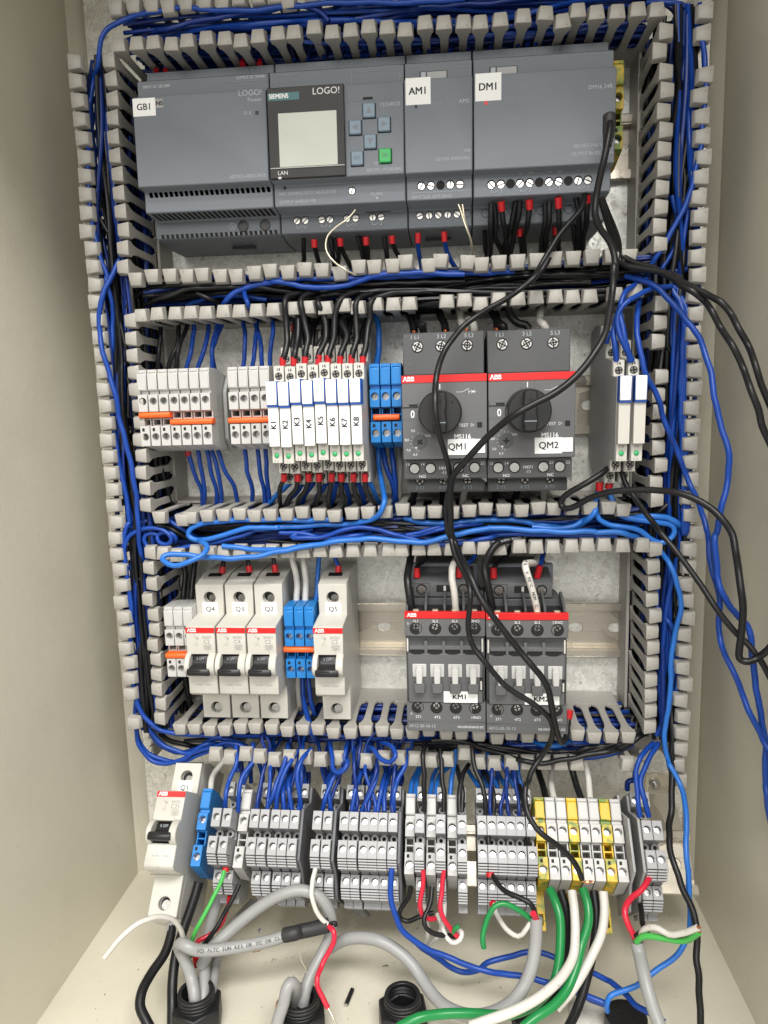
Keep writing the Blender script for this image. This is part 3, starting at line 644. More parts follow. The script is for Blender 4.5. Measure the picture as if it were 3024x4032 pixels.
RELAYS = [r0] + [clone(r0, "slim relay marked K%d, %s of the eight in the second row" % (i + 1, ORD[i]), (KX[i], 7.5, Z2 + RZ[i])) for i in range(1, 8)]
for i, o in enumerate(RELAYS):
    link("name_strip", once('strip', lambda: M().box(.35, 5.75, 78, 78.3, -16.8, 4.4).mesh("name_strip", "paper")), o)
    text(o, "K%d" % (i + 1), 3.1, -5.4 + (.5 if i % 3 else 0), 78.4, 3.1, "ink", R(90), bold=.14)
for o in (ra, rb): link("side_cover", once('rside', lambda: M().ext([(0, 46), (14, 48.6), (27.2, 47), (27.2, 40), (42, 37), (42, 28.6), (61, 25.9), (61, 18), (73.5, 17), (73.5, -26), (60, -26.3), (60, -32), (47, -33), (47, -40), (20, -40.6), (0, -30)], -.25, .05, 'x').mesh("side_cover", "relay_side_plastic", .1)), o)
# blue terminals
for i in range(3):
    lab = "%s from the left of the three blue terminals between relay K8 and motor switch QM1" % ORD[i]; loc = (-19.7 + 6.12 * i, 13.5, Z2 - .9)
    t1 = feed(lab, "blue_plastic", loc, 0, "blue terminals") if i == 0 else clone(t1, lab, loc)
jumper("orange jumper bar on the three blue terminals beside QM1", 0, 14.8, -2.5, (-17.8, 13.5, Z2 - .8))

# motor protection switches
def motor_switch(label, loc, tag_s, tx):
    t = thing("motor_switch", label, "motor switch", loc, 0, 0, "rotary motor protection switches")
    w = 44.6
    q = M()
    q.ext([(0, 40), (56, 41.8), (58.5, 41.4), (58.5, 19.0), (50, 18), (50, -38), (52.5, -38.5), (52.5, -46), (0, -45)], 0.2, w - .6, 'x')
    link("housing", q.mesh("housing", "dark_grey_plastic", .45), t)
    link("front_cover", M().ext([(50, 18.7), (72.1, 18.5), (72.1, -26.0), (50, -26.2)], 0, w + .2, 'x').mesh("front_cover", "mid_grey_plastic", .4), t)
    link("colour_strip", M().box(.05, w + .15, 71.9, 72.4, 14.5, 18.4).mesh("colour_strip", "red_plastic", .1), t)
    badge(t, .9, 16.5, 72.42, 2.4)
    for x in (8.2, 21.0, 35.0):
        hole(t, x, 34.2, 58.5, 2.95); link("clamp_screw", once('msr', lambda: M().ring('d', (0, 0), 2.7, 1.75, .1, .4, 18).cyl('d', (0, 0), 1.7, .1, .25, 4).mesh("clamp_screw", "screw_metal", .08)), t, (x, 58.5, 34.2), (0, rnd.uniform(0, 1.5), 0))
        link("clamp_slot", once('mss', lambda: M().box(-2.8, 2.8, .3, .45, -.35, .35).box(-.35, .35, .3, .46, -2.8, 2.8).mesh("clamp_slot", "hole_black")), t, (x, 58.5, 34.2), (0, rnd.uniform(0, 1.5), 0))
    for x, s in ((6.8, "1 L1"), (21.2, "3 L2"), (36.0, "5 L3")): text(t, s, x, 39.2, 58.6, 2.1, "pale_ink")
    for x, s in ((7.8, "2 T1"), (20.8, "4 T2"), (34.6, "6 T3")):
        text(t, s, x, -43.6, 52.7, 2.0, "dim_ink"); hole(t, x, -39.6, 52.5, 2.3); screw(t, x, 52.9, -39.6, 2.0, 'cross', "dark_screw_metal")
    # rotary knob with its grip bar
    k = link("rotary_knob", M().cyl('d', (20.2, -1.2), 11.6, 72, 84, 40, 11.1).mesh("rotary_knob", "black_plastic", .6), t)
    link("grip_bar", M().ext([(17.0, 9.2), (23.4, 9.2), (23.9, 3), (23.2, -1), (23.9, -6), (23.4, -11.4), (17.0, -11.4), (16.5, -6), (17.2, -1), (16.5, 3)], 83.5, 89.5, 'd').mesh("grip_bar", "black_plastic", .7), k)
    link("dot_mark", M().cyl('d', (20.4, 4.4), 1.1, 89, 89.7, 12).cyl('d', (26.8, 4.0), .8, 83.7, 84.15, 12).mesh("dot_mark", "hole_black"), k)
    plan(t, 17.2, 23.2, 89.5, -6.4, -5.9, "dim_ink", "pointer_line", .04)
    plan(t, 19.95, 20.45, 72.1, 10.9, 13.6, "white_ink", "printed_mark", .06)
    for x in (16.8, 23.8): plan(t, x, x + .18, 72.1, 9.5, 14.4, "dark_grey_plastic", "seam_line", .04)
    text(t, "0", 5.6, -2.0, 72.2, 4.0, "white_ink", sx=.8, bold=.08)
    q = M()
    for a, b in (((28.6, 9.2), (32.0, 9.2)), ((32.0, 9.2), (35.4, 10.9)), ((35.4, 9.2), (39.2, 9.2)), ((35.4, 8.2), (35.4, 10.2)), ((36.6, 8.3), (38.6, 10.1)), ((36.6, 10.1), (38.6, 8.3))): q.tube([(a[0], 72.2, a[1]), (b[0], 72.2, b[1])], .13, 4)
    link("printed_symbol", q.mesh("symbol", "white_ink"), t)
    plan(t, .3, 8.6, 72.1, 1.9, 4.6, "mid_grey_plastic", "lock_slide", .8, .2); plan(t, 3.9, 8.3, 72.9, 2.2, 3.4, "hole_black", "lock_slot", .05); plan(t, .3, 9.5, 72.1, -5.0, -4.8, "dark_grey_plastic", "seam_line", .05)
    plan(t, .3, 9.5, 72.1, 1.4, 1.6, "dark_grey_plastic", "seam_line", .05)
    text(t, "TEST", 32.4, -8.3, 72.2, 1.7, "white_ink"); plan(t, 39.6, 42.2, 72.1, -9.7, -6.8, "hole_black", "test_button", .06)
    q = M(); a = [(36.4, -7.4), (38.0, -8.2), (36.4, -9.0)]
    for i in range(3): q.tube([(a[i][0], 72.2, a[i][1]), (a[(i + 1) % 3][0], 72.2, a[(i + 1) % 3][1])], .1, 4)
    link("arrow_mark", q.mesh("arrow_mark", "white_ink"), t)
    text(t, "MS116", 31.8, -14.2, 72.2, 2.5, "white_ink", bold=.07, sx=.95)
    link("current_dial", M().ring('d', (9.2, -16.6), 3.9, 3.65, 72.0, 72.25, 28).cyl('d', (9.2, -16.6), 3.6, 72.0, 72.2, 28).mesh("current_dial", "dark_grey_plastic"), t)
    link("dial_cross", M().box(-1.6, 1.6, 0, .15, -.45, .45).box(-.45, .45, 0, .16, -1.6, 1.6).mesh("dial_cross", "hole_black"), t, (9.2, 72.2, -16.6), (0, .7 if tag_s == "QM1" else .1, 0))
    q = M()
    for an in (100, 75, 55, 145, 168, 190, 215, 245, 262):
        q.tube([(9.2 + 4.4 * math.cos(R(an)), 72.2, -16.6 + 4.4 * math.sin(R(an))), (9.2 + 5.2 * math.cos(R(an)), 72.2, -16.6 + 5.2 * math.sin(R(an)))], .09, 4)
    link("dial_scale", q.mesh("dial_scale", "white_ink"), t)
    for s, x, z in (("9,0", 5.6, -10.6), ("8,0", 2.2, -15.4), ("7,0", 2.9, -20.9), ("6,3", 6.6, -23.2), ("10A", 13.5, -13.4)): text(t, s, x, z, 72.2, 1.35, "white_ink")
    plan(t, 6.5, 7.7, 72.2, -20.0, -19.2, "wire_white", "dial_pointer", .06)
    sticker(t, tag_s, 24.0, 38.2, -23.8, -15.4, 72.1, 3.6, tx=tx, bold=.10); sticker(t, None, 36.5, 43.6, -23.0, -15.6, 72.3, 1)
    # auxiliary contact block
    a = link("contact_block", M().ext([(48, -26.6), (63.0, -26.8), (63.0, -37.0), (61, -37.8), (48, -38)], -.2, w + .2, 'x').mesh("contact_block", "mid_grey_plastic", .35), t)
    link("corner_hook", M().ext([(w - 3.5, -37), (w + .2, -37), (w + .2, -40), ], 60, 62.5, 'd').mesh("corner_hook", "mid_grey_plastic", .1), t)
    for x in (5.5, 14.2, 29.6, 38.3): hole(t, x, -31.6, 63.0, 2.9); screw(t, x, 63.5, -31.6, 2.55, 'cross')
    for s, x, z in (("13", 1.7, -29.3), ("14", 9.9, -29.3), ("21", 34.0, -29.3), ("22", 42.6, -29.3), ("NO", 9.8, -36.0), ("NC", 33.4, -36.0), ("HKF1", 21.6, -31.6), ("-11", 21.6, -34.0)): text(t, s, x, z, 63.1, 1.7, "white_ink", bold=.03)
    return t
motor_switch("left rotary motor switch with red strip and white QM1 sticker", (-.2, 7.5, Z2), "QM1", 29.2)
motor_switch("right rotary motor switch with red strip and white QM2 sticker", (45.3, 7.5, Z2 - .3), "QM2", 31.2)

# ---------------------------------------------------------------- third row
Z3 = -112.2
def breaker(label, loc, code, amp, tilt=0.0, lever="off", tz=27.2):
    t = thing("circuit_breaker", label, "circuit breaker", loc, 0, tilt, "single pole circuit breakers")
    w = 17.5
    def body():
        q = M(); q.ext([(-4, 46), (28, 46), (39.9, 43.5), (39.9, 20), (0, 20)], .12, w - .12, 'x'); q.ext([(39.5, 43.6), (44.7, 42.45), (39.5, 42.45)], .12, w - .12, 'x')
        q.ext([(0, 24.6), (44.5, 24.6), (46, 24.2), (63.0, 22.6), (64.5, 22.0), (64.5, 5.5), (48, 5.5), (48, -6.5), (64.5, -6.5), (64.5, -18.5), (62, -20.4), (44.5, -21), (0, -21)], .1, w - .1, 'x')
        q.ext([(-4, -47), (-4, -20), (39.9, -20), (39.9, -43.4), (30, -46)], .12, w - .12, 'x'); q.ext([(39.5, -42.55), (44.7, -42.55), (39.5, -43.7)], .12, w - .12, 'x')
        q.hbox(.12, w - .12, 40, 44.7, 24.0, 42.5, 8.75, 34.3, 3.7, 4.4); q.hbox(.12, w - .12, 40, 44.7, -42.6, -21.0, 8.75, -35.9, 3.6, 4.4)
        return q.mesh("body", "breaker_plastic", .35)
    link("body", once('brk', body), t)
    for z in (34.3, -35.9): link("screw_well", once('bwell', lambda: M().cyl('d', (0, 0), 3.6, 40.25, 40.45, 18).mesh("screw_well", "hole_black")), t, (8.75, 0, z))
    screw(t, 9.6, 41.3, 33.2, 2.4, 'cross', "dark_screw_metal"); screw(t, 9.4, 42.4, -36.6, 2.7, 'cross')
    link("wire_entry", once('bent', lambda: M().add([(4.6, 33.5, 45.2), (13, 33.5, 45.2), (13, 29.5, 46.1), (4.6, 29.5, 46.1), (4.6, 33.5, 44), (13, 33.5, 44), (13, 29.5, 44), (4.6, 29.5, 44)], [(0, 1, 2, 3), (0, 4, 5, 1), (1, 5, 6, 2), (2, 6, 7, 3), (3, 7, 4, 0), (7, 6, 5, 4)]).mesh("wire_entry", "hole_black")), t, (0, 0, .1))
    # cheeks either side of the lever
    cheek = [(47, 6.3), (64.5, 6.3), (67.5, 4.4), (69.8, 1), (70.2, -1.8), (69, -4.8), (66, -6.8), (64.5, -7.4), (47, -7.4)]
    link("front_cheek", once('bch', lambda: M().ext(cheek, -.35, 2.6, 'x').ext(cheek, 13.2, 17.5, 'x').mesh("front_cheek", "breaker_plastic", .4)), t)
    link("lever_recess", once('blr', lambda: M().box(2.6, 13.2, 47.5, 49.5, -6.6, 5.4).mesh("lever_recess", "black_plastic")), t)
    lv = link("lever", once('blv', lambda: M().ext([(54, 4.6), (63.6, 4.4), (64.4, .6), (66.5, -.8), (69.6, -1.4), (70.4, -3.6), (69.6, -5.4), (62, -6.0), (52, -6.2)], 3.2, 13.0, 'x').ext([(64, -1.0), (70.4, -1.2), (71.4, -3.4), (70.4, -5.6), (64, -5.4)], 1.5, 14.9, 'x').mesh("lever", "black_plastic", .45)), t)
    plan(t, 4.2, 9.8, 71.0, -2.5, -1.9, "hole_black", "lever_groove", .2)
    text(t, "0 OFF", 7.9, 2.7, 64.2, 1.7, "pale_ink", sx=.8)
    link("colour_strip", once('bst', lambda: M().box(.1, 17.4, 64.3, 64.85, 18.6, 21.8).mesh("colour_strip", "red_plastic", .08)), t)
    badge(t, 1.2, 20.2, 64.87, 2.2)
    text(t, "SH201", 12.9, 15.9, 64.6, 1.9, "grey_ink", sx=.85); text(t, amp, 12.5, 13.3, 64.6, 2.4, "grey_ink"); text(t, "~230/400V", 12.8, 11.0, 64.6, 1.2, "grey_ink", sx=.75)
    text(t, "6000", 13.0, 9.3, 64.6, 1.3, "grey_ink", sx=.9); outline(t, 10.6, 15.4, 8.4, 10.2, 64.55, "grey_ink", .12); text(t, "3", 13, 7.4, 64.6, .95, "grey_ink")
    text(t, "1", 5.4, 16.4, 64.6, 1.4, "grey_ink"); text(t, "2", 5.4, 11.6, 64.6, 1.4, "grey_ink")
    q = M()
    for a, b in (((6.9, 16.6), (6.9, 14.4)), ((6.1, 15.9), (7.7, 14.9)), ((6.1, 14.9), (7.7, 15.9)), ((6.9, 14.0), (6.1, 12.6)), ((6.9, 12.4), (6.9, 10.6))): q.tube([(a[0], 64.6, a[1]), (b[0], 64.6, b[1])], .08, 4)
    link("printed_symbol", once('bsym', lambda: q.mesh("symbol", "grey_ink")), t)
    text(t, "N179A  11CE2A", 9, -13.2, 64.6, 1.05, "dim_ink"); plan(t, .3, 17.2, 64.5, -15.2, -15.1, "relay_side_plastic", "seam_line", .03); plan(t, 8.7, 8.8, 64.5, -20, -15.2, "relay_side_plastic", "seam_line", .03)
    plan(t, 8.7, 8.8, 44.7, 38.5, 42.2, "relay_side_plastic", "seam_line", .03)
    sticker(t, code, 4.2, 13.6, tz - 4.4, tz + 4.4, 44.7, 3.1, bold=.05)
    return t
for (x, code, amp, where) in ((-131.0, "Q4", "C2", "left one of the trio"), (-112.6, "Q3", "C4", "middle one of the trio"), (-94.4, "Q2", "C2", "right one of the trio"), (-55.2, "Q5", "C2", "standing alone right of the blue terminals")):
    breaker("off-white breaker with %s sticker, %s" % (code, where), (x, 7.5, Z3), code, amp)
for i in range(3):
    o = clone(t0, "%s of the white terminals left of breaker Q4, from the left" % ORD[i], (-148.6 + 5.95 * i, 13.5, Z3 + 3.6)); o["group"] = "white terminals left of breaker Q4"
    o = clone(t1, "%s from the left of the three blue terminals between breakers Q2 and Q5" % ORD[i], (-74.9 + 6.15 * i, 13.5, Z3 + 3.6)); o["group"] = "blue terminals"
jumper("orange jumper bar on the white terminals left of breaker Q4", 0, 18, -3.0, (-148.8, 13.5, Z3 + 3.6)); jumper("orange jumper bar on the three blue terminals between breakers Q2 and Q5", 0, 18.6, 1.2, (-75.6, 13.5, Z3 + 3.6))

# contactors
def contactor(label, loc, tag_s):
    t = thing("contactor", label, "contactor", loc, 0, 0, "contactors of the third row")
    w = 44.7
    def bar(x0, x1, z0, z1, d0, d1, m, name, bulge=.5, n=10, bevel=.3):
        q = M(); xs = [x0 + (x1 - x0) * i / n for i in range(n + 1)]
        b = [bulge * (1 - ((x - w / 2) / (w / 2)) ** 2) for x in xs]
        pl = [(x, d1 + bb) for x, bb in zip(xs, b)]
        q.ext([(x0, d0)] + pl + [(x1, d0)], z0, z1, 'z')
        return link(name, q.mesh(name, m, bevel), t)
    link("housing", M().ext([(0, 30), (30, 34), (44.5, 34), (44.5, 22), (60, 20), (66, 19), (66, -20), (60, -22), (60, -38), (0, -40)], .2, w - .2, 'x').mesh("housing", "dark_grey_plastic", .4), t)
    bar(0, w, 18.8, 29.2, 58, 69.3, "mid_grey_plastic", "upper_terminal_cover"); bar(0, w, 29.2, 33.0, 67.6, 69.8, "red_plastic", "colour_strip", .5, 12, .15)
    bar(0, w, -37.9, -20.6, 55, 68.0, "mid_grey_plastic", "lower_terminal_cover"); plan(t, .3, w - .3, 68.2, -32.2, -32.0, "dark_grey_plastic", "seam_line", .3)
    # open wire wells on top
    for i in range(5): link("well_divider", once('cdv', lambda: M().ext([(44, 33), (44, 38), (46, 39), (62, 33.6), (62, 30)], -.7, .7, 'x').mesh("well_divider", "dark_grey_plastic", .2)), t, (.9 + i * 10.7, 0, 0))
    link("well_floor", M().box(.5, w - .5, 44, 66, 26, 30).mesh("well_floor", "black_plastic"), t)
    for i in range(4): link("clamp_tip", once('ctp', lambda: M().box(-1.6, 1.6, 66, 68.6, 33.1, 33.7).mesh("clamp_tip", "tinned_strand", .1)), t, (6.4 + i * 10.8, 0, 0))
    # coil terminal block
    c = link("coil_block", M().ext([(0, 50), (27, 47.5), (41, 45), (44.5, 43.2), (44.5, 34.6), (0, 34.4)], 3.4, 39.4, 'x').mesh("coil_block", "dark_grey_plastic", .4), t)
    for x in (8.6, 33.2):
        hole(c, x, 39.4, 44.6, 2.9); screw(c, x, 45.1, 39.2, 2.4, 'cross', "dark_screw_metal")
    plan(c, 17.4, 27.2, 44.5, 37.6, 41.8, "hole_black", "window", .06); plan(c, 21.6, 23.0, 44.5, 38.4, 41.4, "white_plastic", "indicator", .5)
    link("rating_plate", M().box(1.0, 42.5, 18, 22, 36, 50).mesh("rating_plate", "slate_plastic", .6), t)
    outline(c, 4, 13.6, 35.4, 43, 44.55, "black_plastic", .2)
    badge(t, 1.6, 31.2, 70.2, 2.1)
    for x, s, sd in ((6.3, "1L1", "2-"), (17.0, "3L2", "3-"), (27.9, "5L3", "4-"), (38.8, "13NO", "5-")):
        dd = 69.3 + .5 * (1 - ((x - w / 2) / (w / 2)) ** 2)
        for z, dz in ((23.4, dd), (-23.6, dd - 1.3)):
            link("screw_well", once('cwl', lambda: M().ring('d', (0, 0), 3.5, 3.15, -.5, .12, 20).cyl('d', (0, 0), 3.2, -.5, .0, 20).mesh("screw_well", "hole_black")), t, (x, dz + .05, z))
            screw(t, x, dz + .2, z + 1.1, 1.75, 'cross', "screw_metal" if s in ("3L2",) or (s == "13NO" and z < 0) else "dark_screw_metal")
        text(t, s, x, 27.6, dd + .1, 1.6, "white_ink"); text(t, sd, x - 4.2, 26.2, dd - .1, 1.3, "white_ink")
        text(t, {"1L1": "2T1", "3L2": "4T2", "5L3": "6T3", "13NO": "14NO"}[s], x + .4, -29.4, dd - 1.2, 1.6, "white_ink"); text(t, sd, x - 3.6, -27.6, dd - 1.4, 1.3, "white_ink")
    text(t, "AF12-30-10-13", 1.2, -34.8, 68.62, 1.9, "pale_ink", align='LEFT', sx=.95); text(t, "100-250V50/60HZ-DC", 43.8, -35.0, 68.6, 1.4, "white_ink", align='RIGHT', sx=.85)
    # latch bar with four windows
    link("front_cover", M().box(1.4, w - 1.6, 60, 69.2, -20.2, 8.6).mesh("front_cover", "mid_grey_plastic", .35), t)
    link("latch_bar", M().box(2.2, w - 2.4, 62, 68.8, 10.6, 13.0).mesh("latch_bar", "mid_grey_plastic", .25), t)
    for i in range(4):
        link("latch_window", once('clw', lambda: M().ext([(-3.8, 9.9), (3.8, 9.9), (3.4, 8.3), (1.8, 7.6), (-1.8, 7.6), (-3.4, 8.3)], 69.0, 69.35, 'd').mesh("latch_window", "hole_black")), t, (6.6 + 10 * i, 0, .6))
        if i: link("latch_post", once('clp', lambda: M().box(-.9, .9, 62, 69.0, 8.4, 15.6).mesh("latch_post", "mid_grey_plastic", .2)), t, (1.6 + 10 * i, 0, 0))
    for x in (.8, w - 2): plan(t, x, x + .9, 67, 9.2, 17.0, "wire_white", "latch_pin", .4)
    plan(t, w - 3.3, w - 1.5, 69.2, -13.2, -5.2, "hole_black", "slot", .06); plan(t, w - 2.9, w - 2.0, 69.3, -12.2, -7.2, "wire_white", "latch_pin", .5)
    for i in range(4):
        x = 7.8 + 10 * i
        pz = link("plunger", once('cpz', lambda: M().box(-3.9, 3.9, 68.5, 69.9, -4.9, 2.6).mesh("plunger", "white_plastic", .25)), t, (x, 0, 0))
        link("plunger_stem", once('cps', lambda: M().box(-1.75, 1.75, 69, 74, -7.6, 1.2).ext([(69, 1.2), (73.2, 1.2), (71.5, 2.2), (69, 2.2)], -1.75, 1.75, 'x').mesh("plunger_stem", "white_plastic", .4)), t, (x, 0, 0))
        link("plunger_guide", once('cpg', lambda: M().box(-3.0, 3.0, 68.5, 73.4, -13.4, -7.6).mesh("plunger_guide", "mid_grey_plastic", .5)), t, (x, 0, 0))
    sticker(t, tag_s, 21.2, 40.2, -20.0, -13.4, 69.4, 3.0, tx=30.2, bold=.13, sx=1.05)
    return t
contactor("left dark grey contactor with red strip and white KM1 sticker", (-1.8, 7.5, Z3), "KM1")
contactor("right dark grey contactor with red strip and white KM2 sticker", (43.4, 7.5, Z3 - .7), "KM2")

# ---------------------------------------------------------------- lowest row on the tilted rail
def loc4(x): return (x, D4, Z4)
breaker("off-white circuit breaker with Q1 sticker at the left end of the tilted lowest row", loc4(-151.6), "Q1", "C25", TILT, tz=27.4)
def double_tree(label, x, group="grey double-level terminals"):
    t = thing("double_terminal", label, "terminal", loc4(x), 0, TILT, group); w = 5.5
    def mk():
        q = M()
        q.ext([(0, 30), (30, 32.4), (30, 24.2), (26, 23.8), (26, 14.6), (50, 14.0), (50, 3.8), (44, 3.2), (44, -1.0), (50, -1.2), (50, -10.5), (46, -15.2), (30, -16.8), (30, -24.0), (24, -30), (12, -31.5), (0, -30)], .1, w - .1, 'x')
        q.hbox(.1, w - .1, 28, 40.2, 24.2, 32.6, w / 2, 28.0, 1.95, 10)
        q.hbox(.1, w - .1, 44, 60.2, 3.8, 14.0, w / 2, 9.3, 1.95, 10)
        q.hbox(.1, w - .1, 44, 60.2, -10.5, -1.2, w / 2, -5.6, 1.95, 10)
        q.hbox(.1, w - .1, 28, 40.2, -24.1, -16.9, w / 2, -20.2, 1.9, 10)
        for i in range(4): q.box(.1, w - .1, 44, 59.4 - 1.5 * i, -11.9 - 1.25 * i, -10.9 - 1.25 * i); q.box(.1, w - .1, 24, 39.4 - 1.6 * i, -25.6 - 1.3 * i, -24.5 - 1.3 * i)
        q.box(.1, w - .1, 8, 20, -33.4, -30)
        return q.mesh("body", "grey_terminal_plastic", .16)
    link("body", once('dbl', mk), t)
    link("bridge_socket", once('dsk', lambda: M().ring('d', (0, 0), 2.3, 1.05, 43.5, 48.5, 14).mesh("bridge_socket", "grey_terminal_plastic", .2)), t, (w / 2, 0, 1.4))
    link("bridge_socket", once('dsk2', lambda: M().ring('d', (0, 0), 2.1, 1.0, 25, 30, 14).mesh("bridge_socket", "grey_terminal_plastic", .2)), t, (w / 2, 0, 20.8))
    link("bridge_hole", once('dhk', lambda: M().cyl('d', (0, 0), 1.1, 43, 45, 12).mesh("bridge_hole", "hole_black")), t, (w / 2, 0, 1.4))
    link("spacer", once('dsp', lambda: M().box(.5, w - .5, 30, 44, -16.7, -15.3).mesh("spacer", "dark_terminal_plastic", .1)), t)
    for d, z in ((36.5, 27.9), (56.6, 9.1), (56.6, -5.8), (36.5, -20.4)): screw(t, w / 2, d, z, 1.8, 'slot')
    return t
D0T = None
def doubles(xs, what, group):
    global D0T
    for i, x in enumerate(xs):
        n = len(xs)
        where = ("left" if i == 0 else "right") + " one" if n == 2 else ORD[i] + " from the left"
        lab = "%s of the %s" % (where, what)
        if D0T is None: D0T = double_tree(lab, x, group)
        else: clone(D0T, lab, loc4(x), None, group)
doubles([-117.6, -111.2], "two grey double terminals left of the slim white terminal", "grey double terminals")
doubles([-94.6, -88.7, -82.2, -76.6, -70.8], "five grey double terminals, left block of lowest row", "grey double terminals")
doubles([-57.4, -51.3], "two grey double terminals standing alone, lowest row", "grey double terminals")
doubles([-41.6, -36.1, -29.8, -24.6, -19.2, -13.4], "six grey double terminals, middle of lowest row", "grey double terminals")
doubles([1.9, 13.9, 26.0], "three grey double terminals between pale single ones", "grey double terminals")
doubles([37.2, 42.8, 48.2, 53.5, 58.8, 64.6], "six grey double terminals beside the earth terminals", "grey double terminals")
doubles([128.0, 133.6], "two grey double terminals at the right end", "grey double terminals")
feed("single blue terminal right of breaker Q1 on the lowest rail", "blue_plastic", loc4(-130.4), TILT, "blue terminals", 6.3)
feed("slim white terminal among grey terminals at the left of the lowest rail", "white_plastic", loc4(-105.0), TILT, None, 6.3)
for i, x in enumerate((-4.6, 7.8, 20.0)): feed("%s from the left of the three pale single terminals between grey ones" % ORD[i], "pale_terminal_plastic", loc4(x), TILT, "pale single terminals", 6.0)
for i in range(8):
    y = i in (0, 3, 6); k = (0, 3, 6).index(i) if y else [1, 2, 4, 5, 7].index(i)
    lab = ("%s green-yellow earth terminal in the block right of the grey terminals" % ("leftmost", "middle", "rightmost")[k]) if y else ("%s white terminal counted from the left in the green-yellow and white block" % ORD[k])
    feed(lab, "earth_plastic" if y else "white_plastic", loc4(70.9 + 6.22 * i), TILT, "green-yellow and white terminal block", 6.15, mk="yellow_plastic" if y else None)
    if y:                                    # metal-coloured foot of the earth terminal hangs below the rail
        f = [o for o in KIDS if o.startswith("terminal_block")][-1]
        link("foot", once('efoot', lambda: M().box(.6, 5.4, 10, 17, -32, -20).box(.6, 1.8, 10, 17, -39, -32).box(4.2, 5.4, 10, 17, -39, -32).box(.6, 5.4, 10, 17, -40.5, -37.5).mesh("foot", "earth_plastic", .2)), bpy.data.objects[f])
def plate4(x, m, label, w=1.6):
    t = thing("end_plate", label, "end plate", loc4(x), 0, TILT)
    link("cover", M().ext([(0, 30), (30, 32), (38, 31), (38, 22), (58, 15), (58, -12), (44, -17), (38, -22), (32, -30), (0, -31)], 0, w, 'x').mesh("cover", m, .2), t)
plate4(-64.9, "dark_terminal_plastic", "dark end plate closing the left block of five grey double terminals")
plate4(-45.4, "dark_terminal_plastic", "dark end plate closing the pair of grey double terminals in the middle left")
plate4(-7.7, "dark_terminal_plastic", "dark end plate closing the middle block of six grey double terminals")
plate4(121.0, "grey_terminal_plastic", "thin grey end plate closing the green-yellow and white block", 1.4)
plate4(126.4, "relay_side_plastic", "grey end plate left of the last two grey double terminals", 1.5)

# ---------------------------------------------------------------- wires
def spline(P, step=2.2):
    P = [Vector(p) for p in P]
    if len(P) == 2: P.insert(1, (P[0] + P[1]) / 2)
    E = [P[0] * 2 - P[1]] + P + [P[-1] * 2 - P[-2]]; out = []
    for i in range(1, len(E) - 2):
        a, b, c, d = E[i - 1:i + 3]
        ta = max((b - a).length, 1e-3) ** .5; tb = max((c - b).length, 1e-3) ** .5; tc = max((d - c).length, 1e-3) ** .5
        m1 = (c - b) + tb * ((b - a) / ta - (c - a) / (ta + tb)); m2 = (c - b) + tb * ((d - c) / tc - (d - b) / (tb + tc))
        n = max(2, int((c - b).length / step))
        for k in range(n):
            t = k / n; t2, t3 = t * t, t * t * t
            out.append(b * (2 * t3 - 3 * t2 + 1) + m1 * (t3 - 2 * t2 + t) + c * (3 * t2 - 2 * t3) + m2 * (t3 - t2))
    return out + [P[-1]]
def pts(tile, s):
    """'x y d, x y d, ...' in photo-tile pixels with the distance d from the plate; a capital letter changes tile, f3 = 3 mm above the floor, r60 = on the tilted row"""
    out = []; d = 30.0; mode = 'd'
    for it in s.split(','):
        w_ = it.split()
        if w_[0] in TILES: tile = w_.pop(0)
        px, py = tp(tile, float(w_[0]), float(w_[1]))
        if len(w_) > 2:
            if w_[2][0] in 'fr': mode, d = w_[2][0], float(w_[2][1:])
            else: mode, d = 'd', float(w_[2])
        if mode == 'f':
            v = ray(px, py); k = (ZF + d - EYE[2]) / v[1]; out.append((EYE[0] + v[0] * k, EYE[1] - v[2] * k, EYE[2] + v[1] * k))
        elif mode == 'r': out.append(at4(px, py, d))
        else: out.append(at(px, py, d))
    return out
WP = {}
rj = random.Random(77)
def wobble(P, r, stiff=False):
    """wire is never quite straight: small slow waves and a few slight kinks"""
    ph = [rj.uniform(0, 6.3) for _ in range(6)]; wl = [rj.uniform(16, 30), rj.uniform(16, 30), rj.uniform(7, 12), rj.uniform(7, 12)]; u = 0; out = []
    A, B = (.35, 0) if stiff else (.24, .07)
    if stiff: wl = [rj.uniform(45, 80), rj.uniform(45, 80), 20, 20]
    for i, p in enumerate(P):
        if i: u += (P[i] - P[i - 1]).length
        f = min(1, u / 8, (len(P) - 1 - i) * 2.2 / 8)
        out.append(p + Vector((A * math.sin(u / wl[0] * 6.28 + ph[0]) + B * math.sin(u / wl[2] * 6.28 + ph[2]), .2 * math.sin(u / wl[1] * 6.28 + ph[4]), A * math.sin(u / wl[1] * 6.28 + ph[1]) + B * math.sin(u / wl[3] * 6.28 + ph[3]))) * f)
    return out
def lab_key(s): return s
